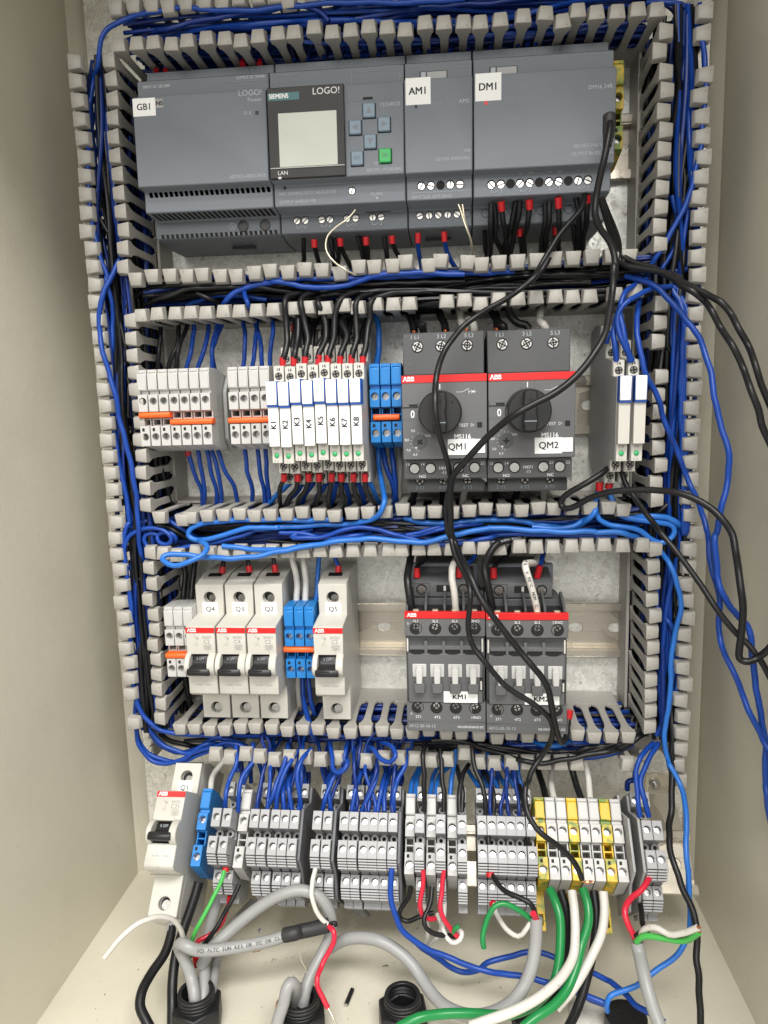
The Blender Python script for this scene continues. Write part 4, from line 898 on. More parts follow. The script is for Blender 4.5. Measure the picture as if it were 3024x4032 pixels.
def wire(tile, s, r, m, label, group=None, ferr=None, bare=None, cat="wire", name="wire", n=8, path=None, step=2.2, rs=None):
    if path: P = path
    else:
        C_ = pts(tile, s)
        if C_[-1][0] > 172 and C_[-1][1] > 90: C_ += [(C_[-1][0] + 2, 180, C_[-1][2] - 14), (XR + 2, FRONT + 8, C_[-1][2] - 40), (XR + 16, FRONT + 4, C_[-1][2] - 150)]
        P = spline(C_, step)
    if not rs: P = wobble(P, r, name in ('cord', 'cable') or r > 1.95)
    WP[lab_key(label)] = (P, r); o = link(name, M().tube(P, r, n, rs=rs).mesh(name, m, recalc=False, angle=60)); tag(o, label, cat, group)
    if ferr:                                  # crimped sleeve on the wire's end (x y x y d d [radius] in tile pixels)
        for f in (ferr if isinstance(ferr, list) else [ferr]):
            tl = tile
            v = f.split()
            if v[0] in TILES: tl = v.pop(0)
            v = [float(x) for x in v]
            a, b = at(*tp(tl, v[0], v[1]), v[4]), at(*tp(tl, v[2], v[3]), v[5]); fr = v[6] if len(v) > 6 else r * 1.22
            link("ferrule", M().tube([a, [x * .8 + y * .2 for x, y in zip(a, b)], b], fr, 10, rs=[fr * .96, fr, fr * 1.06]).mesh("ferrule", "ferrule_red", recalc=False), o)
    if bare:
        tl = tile; B = pts(tl, bare); rb = r * .62; q = M()
        for k in range(4): q.tube(spline([(p[0] + rb * .5 * math.cos(k * 1.6 + i), p[1] + rb * .5 * math.sin(k * 1.6 + i), p[2] + rb * .3 * math.sin(k + i)) for i, p in enumerate(B)]), rb * .55, 5)
        link("bare_end", q.mesh("bare_end", "bare_copper", recalc=False), o)
    return o
BLU, DBL, LBL, BLK, WHT = "wire_blue", "wire_deep_blue", "wire_light_blue", "wire_black", "wire_white"
GW = "wires of the panel"

# --- loose mass of wires lying inside the ducts: too many to tell apart
def bundle(name, p0, p1, half, dlo, dhi, n, r, mats, seed, horizontal=True):
    rn = random.Random(seed); q = M(); L = (Vector(p1) - Vector(p0)).length; K = max(4, int(L / 38))
    for j in range(n):
        q.cur = rn.randrange(len(mats)); a = rn.uniform(-half, half); d = rn.uniform(dlo, dhi); P = []
        i0 = rn.choice((0, 0, 0, rn.randrange(0, K - 2))); i1 = rn.choice((K, K, K, rn.randrange(i0 + 2, K + 1)))
        for i in range(i0, i1 + 1):
            t = i / K; a = max(-half, min(half, a * .96 + rn.gauss(0, half * .26))); d = max(dlo, min(dhi, d + rn.gauss(0, 4)))
            x, z = p0[0] + (p1[0] - p0[0]) * t, p0[1] + (p1[1] - p0[1]) * t
            P.append((x, d, z + a) if horizontal else (x + a, d, z))
        q.tube(spline(P, 7), r * rn.uniform(.85, 1.1), 6)
    o = link(name, q.mesh(name, mats, recalc=False, angle=60)); tag(o, None, None, None, 'stuff'); del o["label"]
    return o
bundle("wire_bundle", (-150, 239.5), (134, 238), 9.8, 5, 52, 78, 1.25, [DBL, DBL, DBL, BLU, DBL], 1)
bundle("wire_bundle", (-150, 100), (134, 100), 9.6, 5, 52, 80, 1.4, [BLK, BLK, BLK, BLK, BLK, DBL], 2)
bundle("wire_bundle", (-150, -37), (134, -36), 9.8, 5, 48, 62, 1.45, [BLK, BLK, DBL, BLK, DBL, BLU], 3)
bundle("wire_bundle", (-150, -168.5), (134, -168.5), 9.0, 5, 44, 60, 1.4, [DBL, BLU, BLK, DBL], 4)
bundle("wire_bundle", (-166, 230), (-166, -165), 11, 5, 53, 90, 1.35, [DBL, DBL, BLK, DBL, BLK, BLK], 5, False)
bundle("wire_bundle", (147.5, 232), (147.5, -165), 10.5, 5, 53, 90, 1.4, [BLK, BLK, DBL, BLK, BLK, BLU], 6, False)

# --- top row: wires rising from the modules into the upper duct
for i, (x, m, top) in enumerate(((832, BLK, 800), (905, "wire_light_blue", 965))):
    wire('A', "%d 560 40, %d 500 36, %d 430 30, %d 330 28" % (x, x + (5 if i else -8), top, top), 1.1, m, "%s wire entering the top left of the GB1 power supply" % ("black" if i == 0 else "light blue"), None, "%d 548 %d 572 40 41 1.5" % (x, x))
for i, x in enumerate((1510, 1645)): wire('A', "%d 515 40, %d 470 36, %d 400 30, %d 320 26" % (x, x - 5, x - 35, x - 50), 1.2, DBL, "blue wire with red ferrule at the %s output of the GB1 power supply" % ("first", "second")[i], None, "%d 480 %d 512 39 41 1.6" % (x, x))
for i, (x, y, dx) in enumerate(((315, 470, -30), (420, 470, 40), (550, 455, 60), (690, 450, 40), (745, 440, -10), (850, 440, 40), (885, 440, -20), (975, 430, 30))):
    wire('B', "%d %d 38, %d %d 33, %d %d 28, %d %d 26" % (x, y, x + dx * .4, y - 60, x + dx, y - 150, x + dx * 1.2, y - 240), 1.2, DBL, "%s from the left of the dark blue wires rising from the display module" % ORD[i], "wires above the display module")
for i, (x, y, dx) in enumerate(((1295, 410, -10), (1380, 405, 70), (1545, 400, 50))):
    wire('B', "%d %d 38, %d %d 33, %d %d 28, %d %d 26" % (x, y, x + dx * .4, y - 60, x + dx, y - 150, x + dx * 1.2, y - 240), 1.2, DBL, "%s from the left of the dark blue wires rising from the AM1 module" % ORD[i], "wires above the AM1 module")
for i, (x, y, dx) in enumerate(((85, 380, 60), (265, 375, 30), (480, 355, 80), (550, 355, 150), (615, 350, 160), (770, 330, 110))):
    wire('C', "%d %d 38, %d %d 33, %d %d 28, %d %d 26" % (x, y, x + dx * .3, y - 60, x + dx, y - 140, x + dx * 1.5, y - 220), 1.2, DBL, "%s from the left of the dark blue wires rising from the DM1 module" % ORD[i], "wires above the DM1 module")
# long blue wires in the upper duct and its corners
wire('B', "1659 -10 58, 1200 20, 700 20, 300 50, 0 80, A 1400 85, A 1000 65, A 740 110, A 560 160, A 440 240 60, A 385 350, A 375 500 58, A 340 620 50, A 310 800, A 300 1000, A 295 1200 56, A 295 1400, A 305 1600, A 330 1780, A 370 1950, A 410 2080, A 450 2200 56, E 235 180, E 270 330, E 288 500 52, E 285 700, E 275 900", 1.35, BLU, "blue wire curving round the upper left corner of the ducts and down the left duct", GW)
wire('B', "590 170 56, 540 110, 450 60, 330 40, 150 75, 0 95, A 1500 110, A 1300 140, A 1100 180, A 900 230, A 700 290 40, A 560 330 30", 1.3, DBL, "dark blue wire bending down behind a finger of the top duct", GW)
wire('C', "-300 60 50, 0 40, 300 20, 600 -20", 1.3, DBL, "dark blue wire lying along the right half of the top duct", GW)
for i, (a, b) in enumerate(((360, 330), (400, 370), (440, 410), (330, 300))):
    wire('A', "%d 480 40, %d 700 44, %d 1000, %d 1300, %d 1500 40, %d 1700 30" % (a, a - 35, b - 5, b + 25, b + 55, b + 90), 1.25, DBL if i % 2 else BLU, "dark blue wire in the bundle of the left duct beside the power supply", "blue wires in the upper part of the left duct")
wire('A', "370 1690 50, 430 1800, 480 1880, 490 1960, 450 2080 40", 1.3, BLK, "black wire crossing the left duct low beside the power supply", GW)
# right upper corner
wire('D', "700 20 50, 850 15, 930 25, 1010 60, 1080 160, 1130 300 58, 1160 430, 1170 560, 1165 750, 1150 950, 1130 1150, 1090 1350, 1040 1530, 960 1720, 860 1890, 780 2030, 730 2110 54, 690 2180 40", 1.4, BLU, "blue wire arching over the upper right corner and down to the second duct", GW)
for i, (a, b, c) in enumerate(((930, 1000, 1010), (965, 1040, 1070), (985, 1060, 1085))):
    wire('D', "800 20 44, %d 60, %d 180, %d 420 50, %d 700, %d 950, %d 1200 40" % (a - 30, a + 20, b, c - 20, c, c - 20), 1.25, DBL, "%s of the three blue wires bending down at the upper right corner" % ("inner", "middle", "outer")[i], "trio of blue wires at the upper right corner")
wire('D', "905 1540 50, 940 1680, 955 1800, 930 1930, 860 2060, 820 2130 50, 780 2180 40", 1.4, BLU, "second blue wire leaving the right duct towards the second duct", GW)
wire('D', "1040 1960 50, 1035 2080, 1020 2120, 950 2130, 860 2150 48", 1.5, BLU, "short blue wire turning the corner at the right end of the second duct", GW)
for i, (a, b) in enumerate(((1000, 1060), (1060, 1050), (960, 1000), (1030, 1010))):
    wire('D', "%d 1100 46, %d 1250 50, %d 1450, %d 1700, %d 1950 46, %d 2100 36" % (a, a + 30, b, b - 25, b - 60, b - 90), 1.3, BLK, "black wire in the bundle of the right duct beside the DM1 module", "black wires in the upper part of the right duct")

# --- below the modules
def hang(tile, rows, m, r, lab, group):
    order = sorted(range(len(rows)), key=lambda i: float(rows[i][0].split()[0]))
    for i, (s, f) in enumerate(rows): wire(tile, s, r, m, lab % (ORD + ["ninth"])[order.index(i)], group, f)
LD = "wires hanging below the display module"
hang('B', [("392 1880 38, 392 1980 34, 390 2120 24", None), ("600 1870 38, 622 2000 34, 640 2130 24", None), ("638 1880 37, 662 2000 33, 655 2130 24", None), ("815 1860 38, 845 1980 34, 885 2130 24", None), ("840 1870 37, 880 1990 32, 890 2130 24", None), ("1025 1860 38, 1042 2000 34, 1055 2120 24", None)], BLK, 1.45, "%s from the left of the plain black wires below the display module", LD)
hang('B', [("477 1940 39, 497 2010 34, 515 2120 24", "477 1950 475 1885 39 40"), ("680 1930 39, 705 1995 34, 755 2090 28, 790 2160 24", "682 1940 677 1875 39 40"), ("885 1920 39, 900 2000 34, 903 2120 24", "885 1932 880 1865 39 40"), ("1090 1910 39, 1115 1970 34, 1155 2060 28, 1175 2140 24", "1090 1920 1085 1855 39 40")], BLK, 1.45, "%s from the left of the red-sleeved black wires below the display module", LD)
hang('B', [("1292 1905 39, 1298 1990 34, 1322 2130 24", "1292 1915 1292 1835 39 40"), ("1500 1895 39, 1520 1980 34, 1570 2080 28, 1610 2140 24", "1500 1905 1497 1825 39 40")], BLU, 1.35, "%s from the left of the two red-sleeved blue wires below AM1", "wires hanging below AM1")
wire('B', "797 1655 60, 745 1715 62, 650 1790, 585 1855, 562 1920, 575 1990, 630 2060, 720 2125 64, 800 2165 60", .55, "tinned_strand", "thin bare pale strand looping in front of the display module terminals", None)
wire('C', "10 1610 62, 45 1710 62, 95 1850, 122 1980 50, 130 2100 30", .5, "tinned_strand", "left thin pale strand hanging from the right terminal of AM1", None)
wire('C', "42 1610 62, 58 1730 62, 98 1850 58, 122 1990 48, 134 2100 30", .5, "tinned_strand", "right thin pale strand hanging from the right terminal of AM1", None)
LM = "black wires hanging below DM1"
hang('C', [("268 1600 52, 262 1750 50, 265 1900 42, 250 2060 26", None), ("290 1605 51, 302 1750 48, 305 1880 40, 375 2030 24", None), ("495 1585 52, 480 1720 48, 440 1880 38, 405 2090 24", None), ("465 1585 50, 430 1760 46, 385 1880 38, 365 2020 26", None), ("692 1600 51, 690 1750 48, 668 1900 38, 655 2020 26", None), ("728 1590 52, 722 1740 50, 700 1880 40, 690 2020 26", None), ("935 1560 50, 960 1680 48, 960 1850 38, 960 2020 26", None), ("215 1820 38, 222 1940 32, 250 2060 24", None), ("918 1770 38, 925 1880 34, 940 2010 24", None)], BLK, 1.5, "%s from the left of the plain black wires below DM1", LM)
hang('C', [("352 1650 53, 365 1760 50, 388 1900 38, 395 2080 24", "352 1662 345 1590 53 55"), ("572 1640 53, 558 1740 50, 530 1870 38, 530 2020 24", "572 1648 567 1575 53 55"), ("800 1630 53, 806 1740 50, 800 1900 38, 803 2030 24", "800 1640 796 1555 53 55"), ("1026 1590 53, 1025 1680 50, 1000 1860 38, 975 2040 24", "1026 1595 1020 1545 53 55"), ("495 1850 37, 505 1930 32, 512 2030 24", "495 1862 492 1800 37 38"), ("775 1850 37, 760 1930 32, 745 2030 24", "775 1852 775 1790 37 38")], BLK, 1.5, "%s from the left of the red-sleeved black wires below DM1", LM)

# --- second duct, wires lying on top
wire('E', "400 430 46, 430 370, 530 290, 800 245 54, 1100 235, 1400 240, F 300 200 52, F 700 240, F 1100 230, F 1659 215", 1.4, BLK, "black wire arching over the left end of the second duct", GW)
wire('E', "540 400 46, 700 340 54, 900 275, 1150 265, F 0 260, F 300 300 50", 1.4, BLK, "black wire dipping towards the relays from the left of the second duct", GW)
wire('E', "950 310 52, 1050 350, 1150 400 44", 1.4, BLK, "short black wire crossing the second duct at its left", GW)
rw = random.Random(21)
for i, y in enumerate((212, 226, 240, 252, 262, 274, 286, 300)):
    g = lambda k=14: rw.uniform(-k, k)
    wire('F', "%d %d %d, 700 %d, 900 %d, 1150 %d, 1500 %d, G 600 %d, G 900 %d, G 1200 %d, G 1450 %d 48" % (rw.randrange(250, 600), y + 60 + g(30), 42 + i, y + 20 + g(), y + g(), y - 5 + g(), y + g(), y - 30 + g(), y - 45 + g(), y - 65 + g(), y - 80 + g(20)), 1.4, BLK, "black wire lying along the second duct above the motor switches", "black wires along the second duct")
wire('E', "1155 410 50, 1180 370 55, 1260 300, 1400 245, 1550 225, F 150 220 56, F 250 225, F 400 258, F 560 268, F 720 245, F 860 205, F 1000 165 57, F 1200 150, F 1659 160", 1.6, BLU, "blue wire waving along the second duct above the relays", GW)
wire('F', "-30 215 52, 200 200 54, 450 195, 800 190, 1200 175, 1659 150, G 600 150, G 850 140 52", 1.5, BLU, "straight blue wire along the upper edge of the second duct", GW)
wire('E', "1340 220 52, 1328 300 54, 1350 390 60, 1390 490 32", 1.35, BLU, "blue wire dropping out of the second duct beside the K1 relay", GW)
wire('E', "870 400 40, 1100 330 46, 1300 330, 1500 360 44", 1.5, BLU, "dull blue wire low in the second duct at the left", GW)

# --- white terminals of the second row
T7 = [("640 470 26, 664 600 34, 655 760 40, 632 935 36", BLK, "first"), ("780 470 26, 808 600 34, 800 700 40, 750 820 42, 714 935 36", BLK, "second"), ("905 480 26, 845 640 36, 802 770 42, 784 935 36", BLK, "third"), ("930 470 26, 925 620 34, 900 780 40, 862 935 36", BLU, "fourth"), ("1045 470 26, 1040 620 34, 1000 770 40, 945 935 36", BLU, "fifth"), ("1130 470 26, 1088 660 36, 1070 780 40, 1070 935 36", BLU, "sixth")]
for s, m, nth in T7: wire('E', s, 1.4, m, "%s wire going down into the %s of the seven white terminals" % ("black" if m == BLK else "blue", nth), "wires above the seven white terminals")
wire('E', "1175 480 26, 1100 680 36, 1066 760 40, 1085 880 36, 1115 985 30", 1.4, BLU, "blue wire with red ferrule at the right side of the seven white terminals", "wires above the seven white terminals", "1115 985 1126 1045 30 28 1.7")
for i, s in enumerate(("1310 470 26, 1330 700 36, 1312 930 36", "1395 470 26, 1432 620 34, 1460 760 40, 1462 930 36", "1425 470 26, 1418 650 36, 1400 780 40, 1382 930 36", "1530 450 28, 1550 560 34, 1535 720 40, 1522 930 36")):
    wire('E', s, 1.4, BLU, "%s blue wire above the four white terminals beside K1" % ORD[(0, 2, 1, 3)[i]], "wires above the four white terminals")
B7 = [("645 1540 34, 680 1740 36, 720 1880 32, 760 2040 24", BLK, "black"), ("885 1560 36, 920 1700 36, 985 1860 32, 1000 2030 24", BLU, "first blue"), ("960 1545 36, 990 1720 36, 1012 1900 32, 1003 2030 24", BLU, "second blue"), ("1030 1545 36, 1060 1700 36, 1100 1850 32, 1110 2040 24", BLU, "third blue"), ("1065 1545 36, 1120 1720 36, 1140 1860 32, 1135 2040 24", BLU, "fourth blue"), ("1115 1545 36, 1170 1700 36, 1240 1830 32, 1268 1930 28, 1262 2040 24", BLU, "fifth blue")]
for s, m, nth in B7: wire('E', s, 1.4, m, "%s wire leaving the bottom of the seven white terminals" % nth, "wires below the seven white terminals", "885 1590 880 1555 36 36 1.8" if nth == "first blue" else None)
for i, s in enumerate(("1328 1535 36, 1350 1720 36, 1388 1860 32, 1382 2020 24", "1428 1535 36, 1450 1720 36, 1480 1880 32, 1490 2080 24", "1490 1535 36, 1500 1720 36, 1516 1880 32, 1512 2040 24")):
    wire('E', s, 1.4, BLU, "%s blue wire below the four white terminals beside K1" % ORD[i], "wires below the four white terminals")

# --- relay wires
KT = ["228 830 66, 240 800 66, 262 650 62, 252 500 60, 240 400 61, 268 335 58, 420 295 50", "313 830 66, 322 790 66, 346 640 60, 346 500 56, 358 400 50", "402 830 66, 405 790 66, 422 650 62, 398 520 60, 368 400 61, 388 335 58, 500 295 50", "505 830 66, 510 790 66, 572 640 60, 545 480 58, 508 395 60, 515 345 50", "583 830 66, 592 790 66, 628 650 62, 642 480 60, 662 390 60, 740 320 56, 900 280 48", "678 830 66, 684 790 66, 728 650 60, 690 520 54, 770 450 50, 782 380 44", "768 830 66, 775 790 66, 812 640 62, 805 520 60, 800 400 60, 850 340 56, 1000 290 48", "857 830 66, 866 790 66, 892 640 62, 912 500 60, 918 390 61, 970 340 58, 1150 305 54, 1500 298 50"]
FT = [(226, 880, 226, 815), (313, 880, 313, 812), (401, 872, 402, 810), (505, 872, 512, 797), (583, 868, 584, 800), (678, 872, 679, 805), (768, 870, 768, 798), (855, 870, 860, 806)]
for i in range(8):
    f = FT[i]; wire('F', KT[i], 1.75, BLK, "black wire with red ferrule going into the top of relay K%d" % (i + 1), "black wires above the relays", "%d %d %d %d 66 66 1.75" % (f[0], f[1], f[2], f[3]))
for i, s in enumerate(("495 755 48, 560 600 42, 535 470 34, 520 380 30", "432 660 44, 500 520 38, 520 400 30", "620 760 48, 600 600 42, 575 480 34", "705 660 46, 668 500 34, 660 420 28", "715 690 48, 760 560 44, 775 440 34", "470 640 40, 430 540 36, 380 450 30", "840 760 48, 860 600 42, 900 480 34", "300 760 48, 320 600 44, 330 470 34", "380 760 48, 385 600 44, 400 480 34", "455 740 48, 470 600 44, 480 480 34", "545 640 38, 560 540 40, 600 450 32", "650 640 38, 640 540 40, 640 450 32", "760 640 38, 730 540 40, 700 450 32")):
    wire('F', s, 1.6, BLK, "black wire running behind the relay wires down to the rear terminals", "black wires behind the relay tops")
wire('F', "318 570 34, 315 530 36, 280 480 34, 262 420 30", 1.5, BLK, "short black wire with red ferrule behind relays K2 and K3", "black wires behind the relay tops", "318 625 316 555 32 34 1.9")
KB = ["238 1780 62, 208 1830 60, 203 1920 54, 215 2050 40", "345 1780 62, 332 1850 60, 270 1930 54, 235 2050 40", "430 1780 62, 402 1860 60, 350 1940 54, 335 2060 40", "513 1780 62, 516 1870 60, 488 1960 54, 478 2060 40", "612 1780 62, 596 1880 60, 588 1980 54, 590 2060 40", "688 1780 62, 690 1880 60, 716 1970 54, 718 2060 40", "785 1780 62, 796 1880 60, 830 1970 54, 845 2060 40", "873 1780 62, 892 1880 60, 945 1960 54, 972 2050 40"]
for i in range(8):
    x = (238, 345, 431, 514, 612, 689, 784, 873)[i]; wire('F', KB[i], 1.4, BLK, "black wire with red ferrule leaving the bottom of relay K%d" % (i + 1), "black wires below the relays", "%d 1730 %d 1788 63 62 1.75" % (x - 1, x))
for i, s in enumerate(("290 1800 50, 200 1880 40, 120 1970 30", "392 1800 50, 330 1880 44, 235 1990 30", "470 1800 50, 405 1900 44, 355 2010 30", "575 1800 50, 505 1900 44, 478 2000 30", "655 1800 50, 622 1920 44, 600 2010 30", "720 1800 50, 746 1900 44, 748 2010 30", "818 1800 50, 858 1900 44, 872 2010 30", "902 1780 50, 950 1880 44, 992 1980 30")):
    wire('F', s, 1.5, LBL if i in (0, 7) else BLU, "blue wire slanting down behind the black wire below relay K%d" % (i + 1), "blue wires behind the relay bottoms")
wire('F', "945 460 30, 982 560 34, 982 720 38, 962 910 36", 1.7, LBL, "light blue wire going into the first of the blue terminals beside K8", None)
wire('F', "980 1520 36, 985 1700 40, 1018 1850 52, 1022 1960 64, 990 2040 64, 920 2095 58, 750 2125 54, 500 2135, 250 2150, 0 2165 54, I 1400 153 56, I 1150 160, I 1000 200, I 850 246, I 735 248, I 685 212, I 700 170, I 800 123, I 1000 100, I 1300 93, I 1659 97, J 250 97, J 500 85", 1.6, LBL, "light blue wire from the blue terminals folded into a hairpin in the third duct", GW)
wire('F', "1010 1520 36, 1050 1700 40, 1095 1830 38, 1108 2030 26", 1.6, BLU, "blue wire below the second blue terminal beside QM1", None)
wire('F', "1085 1520 36, 1100 1700 40, 1117 1850 38, 1118 2030 26", 1.6, BLU, "blue wire below the third blue terminal beside QM1", None)
wire('F', "1140 1520 20, 1148 1700 26, 1142 1850 28, 1138 2020 22", 1.8, WHT, "white wire between the blue terminals and motor switch QM1", None)

# --- motor switch wires
QW = [("F 1195 340 30, 1215 450 36, 1245 540 42, 1262 612 46", BLK, "F 1252 598 46, 1265 625 46", "first black wire at the 1 L1 clamp of QM1"), ("F 1282 330 30, 1272 470 36, 1285 545 44, 1320 560 50, 1335 612 46", BLK, "F 1325 600 46, 1335 622 46", "second black wire at the 1 L1 clamp of QM1"), ("G 250 390 28, 268 480 36, 300 560 44, 308 606 46", BLK, "G 300 598 46, 310 615 46", "black wire at the 3 L2 clamp of QM1"), ("G 395 390 28, 425 470 36, 432 540 42, 470 598 46", WHT, "G 465 595 46, 475 612 46", "straight white wire at the 5 L3 clamp of QM1"), ("G 450 500 30, 500 520 44, 530 550 48, 535 600 46", WHT, "G 528 590 46, 538 612 46", "curled white wire at the 5 L3 clamp of QM1"), ("G 650 390 28, 690 480 38, 740 555 46, 765 570 48, 770 600 46", BLK, None, "folded black wire at the 1 L1 clamp of QM2"), ("G 680 400 30, 700 500 38, 712 560 44, 712 590 46", BLK, "G 700 585 46, 715 605 46", "straight black wire at the 1 L1 clamp of QM2"), ("G 805 300 52, 800 400 50, 820 490 46, 880 545 46, 940 560 46, 965 592 46", BLK, "G 958 580 46, 970 605 46", "black wire curving to the 3 L2 clamp of QM2"), ("G 1080 370 28, 1062 460 36, 1050 540 44, 1080 555 48, 1100 590 46", WHT, "G 1090 575 46, 1105 605 46", "white wire at the 5 L3 clamp of QM2")]
for s, m, b, lab in QW: wire(s[0], s[2:], 2.25, m, lab, "supply wires above the motor switches", None, b)
for i, (s, m, lab) in enumerate((("F 1270 1850 40, 1250 1950 34, 1232 2040 24", BLK, "black wire below clamp 2 T1 of QM1"), ("G 285 1850 40, 290 1940 34, 288 2030 24", BLK, "black wire below clamp 4 T2 of QM1"), ("G 462 1850 40, 440 1940 34, 428 2020 24", WHT, "white wire below clamp 6 T3 of QM1"), ("G 705 1850 40, 705 1940 34, 700 2020 24", BLK, "black wire below clamp 2 T1 of QM2"), ("G 880 1850 40, 850 1950 34, 820 2050 24", BLK, "black wire below clamp 4 T2 of QM2"), ("G 1085 1850 40, 1085 1940 34, 1085 2020 24", WHT, "white wire below clamp 6 T3 of QM2"))):
    wire(s[0], s[2:], 2.1, m, lab, "motor wires below the motor switches")

# --- the loose black cords that wander across the front
wire('C', "1197 905 82, 1197 1000 86, 1180 1120 88, 1155 1270 88, 1128 1400 86, 1100 1560 84, 1090 1690, 1125 1790 82, 1195 1890 80, 1232 2000, 1240 2200 84, G 1632 100 88, G 1630 250, G 1605 450 96, G 1560 640 104, G 1480 780 108, G 1390 900 110, G 1290 1000 112, G 1150 1105 116, G 1000 1190 118, G 850 1275 118, G 735 1355 112, G 620 1450 106, G 520 1560 104, G 440 1660 100, G 380 1740 96, G 355 1840 90, G 350 2000 82, G 350 2200 76, K 372 260 74, K 415 370 80, K 470 460 88, K 520 560 94, K 580 690 98, K 640 790 100, K 720 910 100, K 800 1020, K 900 1140, K 990 1240 102, K 1070 1330, K 1122 1425, K 1148 1560 100, K 1160 1660 96, K 1185 1770 88, K 1222 1845 80, K 1260 1800 74, K 1272 1700 70, K 1275 1650 68", 1.7, BLK, "long thick black cord with a rounded tip hanging over DM1, QM2 and contactor KM2", "loose black cords across the panel front", "K 1275 1660 1283 1590 68 67 2.2", None, "cord", "cord", 10)
P_ = spline(pts('C', "1194 886 83, 1196 905, 1198 950, 1196 1010, 1190 1090 86, 1182 1150 87"), 1.0)
rs_ = [3.1 * min(1, (1 - (1 - min(1, (i + .3) / 3.2)) ** 2) ** .5) * (1 - .32 * max(0, (i - 8) / max(1, len(P_) - 9))) for i in range(len(P_))]
wire('C', None, 3.0, "heat_shrink", "rounded black end sleeve of the thick cord in front of DM1", None, None, None, "sleeve", "end_sleeve", 14, path=P_, rs=rs_)
wire('C', "1010 1500 54, 975 1640 60, 900 1735 62, 810 1850 64, 735 1975 66, 670 2080 68, 600 2200 70, G 1120 20 72, G 1070 110, G 990 200 76, G 900 280, G 780 365 80, G 640 435 84, G 540 495 88, G 445 565 90, G 370 655 94, G 300 760 98, G 255 880, G 233 1000 100, G 230 1130 106, G 240 1280 108, G 268 1440 104, G 300 1570 98, G 330 1690 94, G 345 1790 88, G 325 1900 82, G 320 2050 76, G 333 2200, K 350 230 74, K 380 370 80, K 430 470 86, K 478 560 92, K 500 680 98, K 497 800, K 490 920 98, K 502 1010, K 540 1110, K 620 1210 100, K 700 1310, K 770 1390, K 860 1460, K 960 1522, K 1060 1595, K 1130 1660 96, K 1160 1740 90, K 1145 1820, K 1100 1900 86, K 1040 1990, K 980 2080 90, K 950 2180 96, Q 940 320 100, Q 932 420 104, Q 955 540 110, Q 1020 655 114, Q 1100 735 116, Q 1190 805, Q 1270 880, Q 1330 960, Q 1365 1030, Q 1382 1072", 1.5, BLK, "long black cord over QM1 and KM1 ending in bare copper on the earth terminals", "loose black cords across the panel front", None, "Q 1375 1065 116, Q 1390 1085, Q 1420 1095, Q 1440 1088, Q 1468 1092", "cord", "cord", 10)
wire('C', "1130 1560 78, 1165 1680 74, 1200 1790 68, 1240 1900 62, 1275 2010 58, D 490 2060 58, D 540 2090 62, D 660 2110 66, D 830 2140 72, D 960 2190 78, H 960 240 80, H 1060 300 86, H 1150 370, H 1220 450 94, H 1290 570, H 1380 720 104, H 1460 900, H 1530 1080 112, H 1590 1230, H 1612 1350, H 1659 1460, H 1720 1580", 1.6, BLK, "lower of the two black cords leaving the panel at the right", "loose black cords across the panel front", None, None, "cord", "cord", 10)
wire('C', "1145 1580 76, 1190 1680 70, 1230 1790 64, 1262 1900 60, 1280 2000 58, H 600 70 62, H 760 110 68, H 900 180 76, H 1050 250 84, H 1180 320 90, H 1300 390 96, H 1370 470, H 1430 590 102, H 1500 720, H 1560 880 110, H 1610 1020, H 1659 1130, H 1720 1260", 1.6, BLK, "upper of the two black cords leaving the panel at the right", "loose black cords across the panel front", None, None, "cord", "cord", 10)
wire('H', "390 1690 66, 370 1712 68, 290 1765 70, 180 1830 70, 80 1890 68, 28 1945 66, 28 1990 66, 75 2010 68, 150 1985 70, 250 1925 74, 400 1872 80, 600 1860 86, 800 1868 92, 950 1880 98, 1080 1920 102, 1200 1990 106, 1290 2080 110, 1370 2200 112, L 1405 340 116, L 1432 480, L 1450 640 120, L 1460 760, L 1452 900, L 1442 1030, L 1435 1130, L 1440 1190, L 1480 1215 122, L 1540 1210, L 1600 1175, L 1659 1120 126, L 1730 1050 130", 1.7, BLK, "black cord from the left unmarked relay looping out over the right wall", "loose black cords across the panel front", None, None, "cord", "cord", 10)
wire('H', "505 1710 62, 525 1770 64, 560 1840 66, 620 1920 70, 690 2020 76, 770 2130 82, L 800 180 88, L 870 270 92, L 950 370 96, L 1050 500 100, L 1150 630 104, L 1240 760 108, L 1330 880 110, L 1420 990 112, L 1500 1070 114, L 1560 1150 116, L 1620 1240 118, L 1659 1320, L 1730 1440 122", 1.5, BLK, "black cord from the right unmarked relay running down over the right wall", "loose black cords across the panel front", None, None, "cord", "cord", 10)

